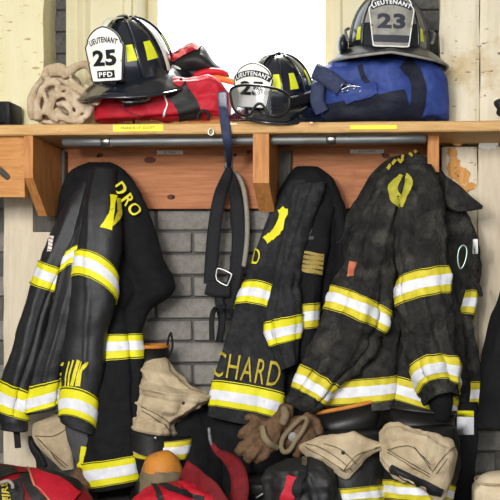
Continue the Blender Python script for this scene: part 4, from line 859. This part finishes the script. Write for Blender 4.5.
# ------------------------------------------------------------------ boots, bunker pants, gloves and bags on the floor
def boot(label, cx, top, Yc, rx, ry, tilt=0, toe=None, rim='orange_rim', depth=.15, loop=1):
    c = P(cx, top, Yc); z0 = c[2]; t = thing('fire_boot', label, 'boot', (c[0], Yc, 0), 'boots under the coats')
    n = 28; a = np.linspace(0, 2*PI, n, endpoint=False); rows = []
    for z, sx, sy, dy in ((z0, 1, 1, 0), (z0-.05, .97, .97, 0), (z0*.55, .82, .9, .0), (.13, .74, .92, .0), (.085, .72, 1.05, -.015), (.05, .7, 1.5, -.05), (.012, .72, 1.62, -.055), (.002, .70, 1.6, -.055)):
        rows.append(np.column_stack([c[0]+np.cos(a)*rx*sx, Yc+dy+np.sin(a)*ry*sy, z+tilt*np.cos(a)*rx*(z > z0-.06)]))
    inner = [np.column_stack([c[0]+np.cos(a)*(rx*s_), Yc+np.sin(a)*(ry*s_), z0-d+tilt*np.cos(a)*rx]) for s_, d in ((.9, .04), (.86, .12))]
    rows = inner[::-1]+rows; V = np.vstack(rows); Fc = grid_faces(n, len(rows), True)+[list(range(n)), list(range((len(rows)-1)*n, len(rows)*n))]; build('shaft', V, Fc, M['black_rubber'], t)
    pth = rows[2]+np.array([0, 0, .0]); build('rim', *tube(pth, .0052, 8, closed=True), M[rim], t, label='orange rubber rim' if rim == 'orange_rim' else None)
    s_ = MB().add(*boxp(c[0]-rx*.74, c[0]+rx*.74, Yc-.055-ry*1.64, Yc-.055+ry*1.62, 0, .022, .008)); s_.go('sole', M['plastic'], t)
    if loop:
        q = [c+np.array([loop*rx*.95, -.0, -.03]), c+np.array([loop*rx*1.05, -.01, .012]), c+np.array([loop*rx*1.25, -.012, .035]), c+np.array([loop*rx*1.3, 0, .0]), c+np.array([loop*rx*1.02, .01, -.03])]
        build('pull_loop', *ribbon(q, .016, (0, 1, .1), .004), M['black_rubber'], t)
    if toe:
        m, tx, ty, Yt, r = toe; p = P(tx, ty, Yt)
        def dome_(c, r, e):
            V, Fc = ellipsoid((0, 0, 0), (1, 1, 1), ns=32, nr=22); t_ = np.abs(V[:, 2]); q = np.sqrt((1-t_**e).clip(0))/np.sqrt((1-t_**2).clip(1e-6)); V[:, :2] *= np.where(t_ > .9999, 0, q)[:, None]; return V*np.array(r)+np.array(c), Fc
        V, Fc = dome_((p[0], Yt, p[2]-r[2]), r, 3.6)
        V[:, 2] = np.maximum(V[:, 2], .018); V = V+vnoise(V, 26, .005, 3); build('toe_cap', V, Fc, M[m], t, label='rounded worn orange toe cap')
        V, Fc = dome_((p[0], Yt-.003, p[2]-.033-.062), (r[0]*1.08, r[1]*1.10, .062), 5); V[:, 2] = np.maximum(V[:, 2], .018); V = V+vnoise(V*np.array([1, 1, 3]), 34, .006, 5); build('vamp', V, Fc, M['leather_band'], t, label='creased tan vamp')
    return t
boot('black rubber boot with orange rim and worn orange toe beside the left coat', 153, 346, -.115, .040, .045, toe=('toe', 162, 450, -.28, (.050, .050, .080)))
boot('black rubber boot with slanting orange rim under the worn right coat sleeve', 343, 406, -.24, .092, .05, tilt=.2, loop=0)
boot('black rubber boot top behind the tan lining at the right coat hem', 422, 409, -.235, .084, .05, tilt=-.1, rim='black_rubber', loop=0)
# ---- pants slumped over the left boot
t = thing('bunker_pants', 'tan-lined bunker pants slumped round the orange-toed boot', 'pants', P(165, 500, -.25), 'bunker pants on the floor')
W1, _ = cloth('lining', [(145, 359, 166, 357, -0.118, 0.033), (139, 366, 176, 370, -0.133, 0.046), (135, 380, 192, 386, -0.143, 0.056), (133, 392, 209, 394, -0.148, 0.059), (132, 404, 204, 406, -0.153, 0.059), (131, 418, 182, 418, -0.158, 0.059), (132, 430, 174, 432, -0.158, 0.059), (134, 438, 170, 442, -0.158, 0.056)],
    'tan', t, folds=7, amp=.008, noise=.011, seed=51, label='tan canvas lining', vf=((1.2, .5, .16, .006), (1.9, .9, .16, -.006), (2.6, 1.3, .18, .007), (3.4, 1.2, .16, -.006), (4.1, 1.4, .18, .007), (5.0, 1.0, .16, -.006), (5.7, .8, .16, .006)), extra=((.3, .09, .04, .007, .5, 6), (.55, .1, .03, -.006, 1, 6), (.75, .06, .04, .006, 1, 6)))
mb = stripes(W1, [[(142, 406), (160, 416), (171, 424)], [(142, 411), (158, 420), (169, 429)], [(170, 424), (186, 412), (204, 400)], [(166, 424), (172, 438)]], 1.0, off=.003); mb.go('seam', M['tan_stitch'], t)
V, Fc = ellipsoid(W1.lift(W1.inv([(183, 403)]), .003)[0], (.0045, .003, .0045), ns=12, nr=6); build('snap', V, Fc, M['plastic'], t)
W2, _ = cloth('waistband', [(131, 428, 172, 436, -0.190, 0.062), (131, 440, 173, 447, -0.190, 0.063), (133, 447, 172, 455, -0.190, 0.062)], 'nylon_black', t, folds=2, amp=.004, seed=52, label='black waistband')
V, Fc = ellipsoid(W2.lift(W2.inv([(155, 438)]), .003)[0], (.004, .003, .004), ns=12, nr=6); build('snap', V, Fc, M['chrome'], t)
W3, _ = cloth('trouser_leg', [(136, 415, 206, 408, -0.090, .06), (134, 440, 220, 430, -0.100, .08), (132, 470, 228, 460, -0.110, .09), (130, 505, 232, 505, -0.110, .09)], 'coat_dark', t, folds=5, amp=.008, noise=.008, seed=53)
W4, _ = cloth('trouser_leg', [(136, 440, 190, 436, -0.175, 0.049), (135, 452, 190, 448, -0.180, 0.052), (136, 462, 186, 462, -0.175, 0.050), (138, 478, 182, 476, -0.160, 0.042)], 'coat_dark', t, folds=3, amp=.004, noise=.004, seed=54)
band(W4, t, [(138, 450), (162, 452), (187, 449)], 20, base='yellow_old')
# ---- pants under the right coat, two legs
t = thing('bunker_pants', 'black bunker pants with folded-out tan lining under the right coat', 'pants', P(385, 500, -.34), 'bunker pants on the floor')
L1, _ = cloth('trouser_leg', [(312, 432, 384, 430, -.32, .08), (305, 450, 388, 446, -.33, .10), (308, 475, 386, 470, -.34, .11), (318, 498, 384, 495, -.345, .11), (320, 530, 386, 528, -.345, .11)], 'nylon_black', t, folds=5, amp=.008, noise=.009, seed=61)
L2, _ = cloth('trouser_leg', [(386, 428, 456, 426, -.31, .08), (382, 446, 460, 444, -.32, .10), (382, 468, 458, 470, -.33, .11), (382, 492, 452, 496, -.335, .11), (384, 530, 450, 530, -.335, .11)], 'nylon_black', t, folds=5, amp=.008, noise=.009, seed=62)
band(L1, t, [(324, 498), (352, 496), (384, 493)], 18, base='yellow_old')
band(L2, t, [(384, 488), (412, 491), (450, 494)], 20, base='yellow_old')
F1, _ = cloth('lining_flap', [(299, 445, 300, 450, -.43, .008), (306, 442, 307, 456, -.44, .014), (318, 438, 320, 461, -.45, .018), (332, 435, 335, 471, -.455, .02), (345, 433, 347, 478, -.455, .02), (354, 431, 360, 466, -.45, .02), (366, 437, 369, 456, -.445, .016), (378, 442, 379, 451, -.44, .012), (387, 445, 387, 449, -.43, .006)],
    'tan', t, hem=False, folds=5, amp=.004, noise=.006, seed=63, label='folded-out tan canvas flap', nsc=20)
F2, _ = cloth('lining_flap', [(379, 434, 380, 462, -.43, .012), (386, 426, 386, 468, -.44, .022), (398, 424, 396, 475, -.45, .028), (412, 427, 409, 482, -.455, .030), (426, 430, 423, 489, -.455, .032), (440, 434, 437, 497, -.45, .03), (452, 440, 446, 494, -.445, .024), (458, 452, 452, 480, -.435, .012)],
    'tan', t, hem=False, folds=8, amp=.007, noise=.011, seed=64, label='folded-out tan canvas cuff', nsc=18)
stripes(F1, [[(304, 446), (322, 456), (346, 472)], [(306, 444), (326, 450), (352, 470)], [(324, 444), (342, 450), (356, 464)], [(344, 470), (358, 455), (380, 447)]], .9, off=.0022).go('seam', M['tan_stitch'], t)
stripes(F2, [[(388, 449), (404, 459), (430, 474)], [(388, 452), (404, 462), (430, 477)], [(390, 449), (412, 447), (432, 470)], [(432, 472), (444, 456), (456, 446)], [(436, 474), (447, 459)], [(414, 447), (430, 464)]], .9, off=.0025).go('seam', M['tan_stitch'], t)
V, Fc = ellipsoid(F1.lift(F1.inv([(343, 452)]), .002)[0], (.0045, .003, .0045), ns=12, nr=6); build('snap', V, Fc, M['plastic'], t)
patch(F2, t, [(393, 464), (443, 489), (440, 496), (388, 470)], 'hook_strip', 'nylon_black', .004, 14, 6)
# dim reflective pocket flap, right of the cuff
mb = MB().add(*pxbox(457, 474, 411, 417, -.222, -.212, .001)); yb = mb.go('reflective_tab', M['yellow'], t); mb = MB().add(*pxbox(457, 474, 417, 435, -.222, -.212, .001)); mb.go('silver_stripe', M['silver'], yb)
K, _ = cloth('trouser_leg', [(448, 400, 478, 402, -.19, .02), (448, 440, 478, 440, -.19, .03), (446, 480, 474, 480, -.2, .035), (444, 520, 472, 520, -.2, .035)], 'coat_dark', t, folds=2, seed=65)
# ---- dark pants in the shadow under the middle coat
t = thing('bunker_pants', 'plain black bunker pants in the shadow behind the leather gloves', 'pants', P(260, 500, -.1), 'bunker pants on the floor')
cloth('trouser_leg', [(206, 404, 258, 408, -.09, .03), (204, 425, 262, 425, -.10, .045), (206, 450, 264, 450, -.105, .05), (208, 480, 266, 480, -.105, .05), (210, 497, 266, 497, -.105, .05)], 'coat_dark', t, folds=6, amp=.008, noise=.009, seed=91)
cloth('trouser_leg', [(256, 406, 318, 408, -.09, .03), (254, 425, 320, 425, -.10, .045), (254, 450, 322, 450, -.105, .05), (256, 480, 324, 480, -.105, .05), (258, 497, 324, 497, -.105, .05)], 'coat_dark', t, folds=6, amp=.008, noise=.009, seed=92)
# ---- pants behind the left coat
t = thing('bunker_pants', 'dark bunker pants with a pale lining flap below the left coat', 'pants', P(52, 500, -.2), 'bunker pants on the floor')
G1, _ = cloth('lining_flap', [(32, 424, 62, 412, -.15, .012), (33, 434, 70, 424, -.155, .018), (40, 446, 73, 440, -.16, .02), (50, 458, 74, 456, -.16, .018), (62, 470, 75, 468, -.16, .012)], 'tan', t, folds=4, amp=.004, noise=.004, seed=71, label='pale canvas lining flap')
stripes(G1, [[(38, 438), (52, 452), (68, 466)], [(36, 436), (54, 436), (68, 428)], [(42, 442), (56, 458), (66, 468)]], .9, off=.0022).go('seam', M['tan_stitch'], t)
G2, _ = cloth('trouser_leg', [(28, 436, 80, 436, -.10, .02), (30, 446, 90, 450, -.12, .03), (38, 462, 96, 466, -.13, .035), (42, 484, 100, 484, -.14, .04), (44, 506, 104, 508, -.14, .04)], 'nylon_black', t, folds=4, amp=.006, noise=.006, seed=72)
V, Fc = tube(PP([(31, 441), (34, 448), (40, 456), (45, 466)], -.165), .006, 8, n=5); build('suspender_clip', V, Fc, M['webbing'], t)
t = thing('work_glove', 'worn tan leather glove wedged below the left coat hem', 'glove', P(78, 480, -.2)); V, Fc = blend([ellipsoid(P(78, 482, -.205), (.022, .025, .03)), ellipsoid(P(86, 486, -.21), (.016, .02, .02)), ellipsoid(P(79, 474, -.205), (.01, .012, .018))], .003, 4, .004, 60); build('palm', V, Fc, M['leather'], t)
# ---- leather gloves
def chain(pts, rad, Y): return tube(PP(pts, Y), [r/sc_at(-.4) for r in rad], 12, n=5)
t = thing('work_glove', 'brown leather work glove with curled fingers pointing down-left under the middle coat', 'glove', P(262, 440, -.38), 'leather gloves')
Yg = -.38
pcs = [ellipsoid(P(266, 434, -.375), (.036, .024, .030)), chain([(262, 424), (253, 426), (245, 431), (241, 437)], [6, 5.6, 5, 4.2], [-.375, -.39, -.395, -.39]), chain([(264, 433), (253, 439), (244, 446), (238, 452)], [6.4, 6, 5.6, 4.8], [-.385, -.405, -.412, -.405]),
       chain([(268, 440), (259, 447), (252, 454), (247, 459)], [6.6, 6.2, 5.8, 5], [-.385, -.41, -.415, -.405]), chain([(274, 442), (268, 449), (262, 456), (256, 461)], [6, 5.6, 5.2, 4.4], [-.375, -.4, -.405, -.395]), chain([(266, 424), (258, 420), (251, 417), (246, 418)], [5, 4.8, 4.2, 3.4], [-.365, -.375, -.375, -.37]),
       chain([(270, 430), (278, 423), (284, 415), (287, 408)], [11, 10, 8.5, 8], [-.37, -.36, -.35, -.335])]
V, Fc = blend(pcs, .0028, 5, .003, 70, 4, .0015, 160); build('hand', V, Fc, M['leather'], t)
V, Fc = ribbon(PP([(262, 426), (264, 436), (270, 444), (278, 448)], [-.402, -.418, -.418, -.398]), .014, (.5, .1, .5), .004); build('wrist_strap', V, Fc, M['leather_band'], t)
V, Fc = tube(PP([(282, 424), (285, 416), (284, 408)], [-.39, -.385, -.37]), [.010, .011, .009], 10, n=5); build('thumb', V, Fc, M['leather_band'], t)
t = thing('work_glove', 'brown leather glove with a pale bound cuff opening, nearest the right coat sleeve', 'glove', P(291, 440, -.38), 'leather gloves')
pcs = [ellipsoid(P(292, 434, -.355), (.026, .022, .05), Ry(.5)), chain([(302, 420), (308, 428), (312, 438), (310, 446)], [6, 6, 5.4, 4.4], -.36), chain([(298, 424), (303, 434), (306, 444), (303, 452)], [6, 6, 5.4, 4.4], -.37), chain([(305, 416), (314, 422), (319, 431), (318, 438)], [5.4, 5.4, 5, 4], -.35), chain([(296, 428), (297, 440), (299, 450), (296, 456)], [6, 5.6, 5, 4], -.375), chain([(288, 424), (284, 416), (283, 408)], [6, 5, 4], -.36)]
V, Fc = blend(pcs, .0028, 5, .003, 70, 6, .0015, 160); build('hand', V, Fc, M['leather'], t)
lp = [(281, 447), (283, 438), (292, 427), (302, 418), (307, 420), (303, 430), (296, 440), (290, 450), (284, 452)]
build('cuff_binding', *tube(PP(lp, -.395), .0062, 8, closed=True, n=4), M['leather_band'], t, label='pale bound cuff edge')
V, Fc = ellipsoid(P(293, 437, -.392), (.012, .006, .012)); build('cuff_lining', V, Fc, M['shield_grey'], t)
# ---- bags
t = thing('gear_bag', 'soft black nylon bag with a red strap under the leather gloves', 'bag', P(312, 530, -0.470))
BB, _ = cloth('bag_body', [(286, 459, 314, 456, -.45, .02), (274, 468, 326, 464, -.455, .045), (266, 482, 336, 478, -.46, .055), (262, 500, 342, 498, -.46, .06), (260, 525, 346, 525, -.46, .06)], 'nylon_black', t, hem=False, folds=8, amp=.010, noise=.014, seed=81, nsc=18)
stripes(BB, [[(295, 476), (291, 488), (287, 502), (284, 516)]], 14, off=.006).go('red_strap', M['red'], t, label='bright red webbing strap')
stripes(BB, [[(305, 460), (302, 470), (298, 484), (296, 500)]], 6, off=.008).go('strap', M['webbing'], t)
patch(BB, t, [(302, 460), (306, 461), (304, 469), (300, 468)], 'buckle', 'chrome', .011, 4, 4)
t = thing('gear_bag', 'dark red and black bag lettered FIRE in the bottom left corner', 'bag', P(30, 530, -.4))
RB, _ = cloth('bag_body', [(-30, 462, 26, 468, -.32, .03), (-40, 470, 54, 472, -.34, .06), (-46, 482, 80, 484, -.35, .08), (-50, 500, 94, 502, -.36, .09), (-52, 514, 98, 514, -.36, .09)], 'red_dark', t, hem=False, folds=8, amp=.008, noise=.010, seed=82)
stripes(RB, [[(-4, 477), (14, 470), (34, 470), (60, 474)]], 11, off=.007).go('strap', M['nylon_black'], t)
stripes(RB, [[(26, 474), (32, 486), (44, 505)], [(8, 484), (12, 496), (10, 510)]], [15, 24], off=.006).go('panel', M['nylon_black'], t)
stripes(RB, [[(29, 472), (40, 481), (54, 490), (70, 504)]], [[4, 14, 22, 26]], off=.010).go('flap', M['red'], t, label='bright red flap')
stripes(RB, [[(27, 471), (32, 480), (44, 492), (52, 504)]], 1.5, off=.012).go('piping', M['patch_red'], t)
stripes(RB, [[(52, 474), (66, 480), (82, 488)]], 9, off=.007).go('edge_panel', M['nylon_black'], t)
letters(RB, t, 'FIRE', (7, 494), 20, 8, 262, 'letter_old', off=.014)
build('carry_loop', *tube(PP([(-2, 484), (3, 482), (8, 481), (12, 484), (13, 488)], -.46), .004, 8, n=5), M['rope'], t)
t = thing('gear_bag', 'bright red nylon bag with black straps on the floor below the orange-toed boot', 'bag', P(170, 530, -.46))
RC, _ = cloth('bag_body', [(152, 485, 186, 480, -.46, .015), (142, 491, 198, 484, -.47, .035), (132, 501, 214, 494, -.48, .05), (122, 522, 236, 522, -.48, .07), (120, 527, 240, 527, -.48, .07)], 'red', t, hem=False, folds=9, amp=.011, noise=.014, seed=83, nsc=18)
stripes(RC, [[(157, 480), (168, 488), (184, 494), (204, 500)]], 6, off=.005).go('strap', M['nylon_black'], t)
stripes(RC, [[(154, 484), (160, 496), (164, 508)]], 5, off=.006).go('strap', M['nylon_black'], t)
V, Fc = ribbon(PP([(184, 470), (196, 480), (210, 492), (222, 510)], [-.44, -.47, -.5, -.51]), .05, (.4, 0, 1), .008, rip=.002); build('shoulder_strap', V, Fc, M['red_strap'], t)
t = thing('webbing_strap', 'dark red webbing strap looping up from the floor beside the leather gloves', 'strap', P(235, 520, -.4))
V, Fc = ribbon(PP([(212, 444), (218, 452), (228, 458), (237, 470), (240, 486), (238, 504), (236, 530)], [-.33, -.34, -.36, -.39, -.41, -.42, -.42]), [.012, .016, .03, .038, .042, .044, .046], (1, 0, .25), .005, rip=.001); build('webbing', V, Fc, M['red_strap'], t)
V, Fc = tube(PP([(209, 428), (210, 438), (212, 446)], -.33), [.004, .0045, .004], 8, n=5); build('clip', V, Fc, M['steel'], t)
t = thing('equipment_case', 'low black case with a bright metal edge on the floor between the bags', 'case', P(262, 520, -.36))
a = P(238, 480, -.34); b2 = P(282, 480, -.34); V, Fc = boxp(a[0], b2[0], -.36, -.24, 0, a[2], .01); build('body', V, Fc, M['plastic'], t)
V, Fc = tube(PP([(256, 498), (266, 492), (276, 488)], -.364), .003, 8, n=5); build('metal_edge', V, Fc, M['chrome'], t)
t = thing('plastic_tub', 'rounded cream tub at the bottom right corner below the dark coat', 'tub', P(500, 520, -.36))
p = P(501, 471, -.36); V, Fc = blend([bbox_bev((p[0], -.34, p[2]/2-.012), (.066, .06, p[2]/2-.012), .02), ellipsoid((p[0], -.34, p[2]-.03), (.058, .052, .026))], .005, 6); V[:, 2] = np.maximum(V[:, 2], .0); build('body', V, Fc, M['cream_toe'], t)
build('rim', *tube([(p[0]+.060*math.cos(x)*abs(math.cos(x))**-.3, -.34+.055*math.sin(x)*abs(math.sin(x))**-.3, p[2]-.026) for x in np.linspace(.1, 2*PI+.1, 40, endpoint=False)], .003, 8, closed=True), M['tan'], t)
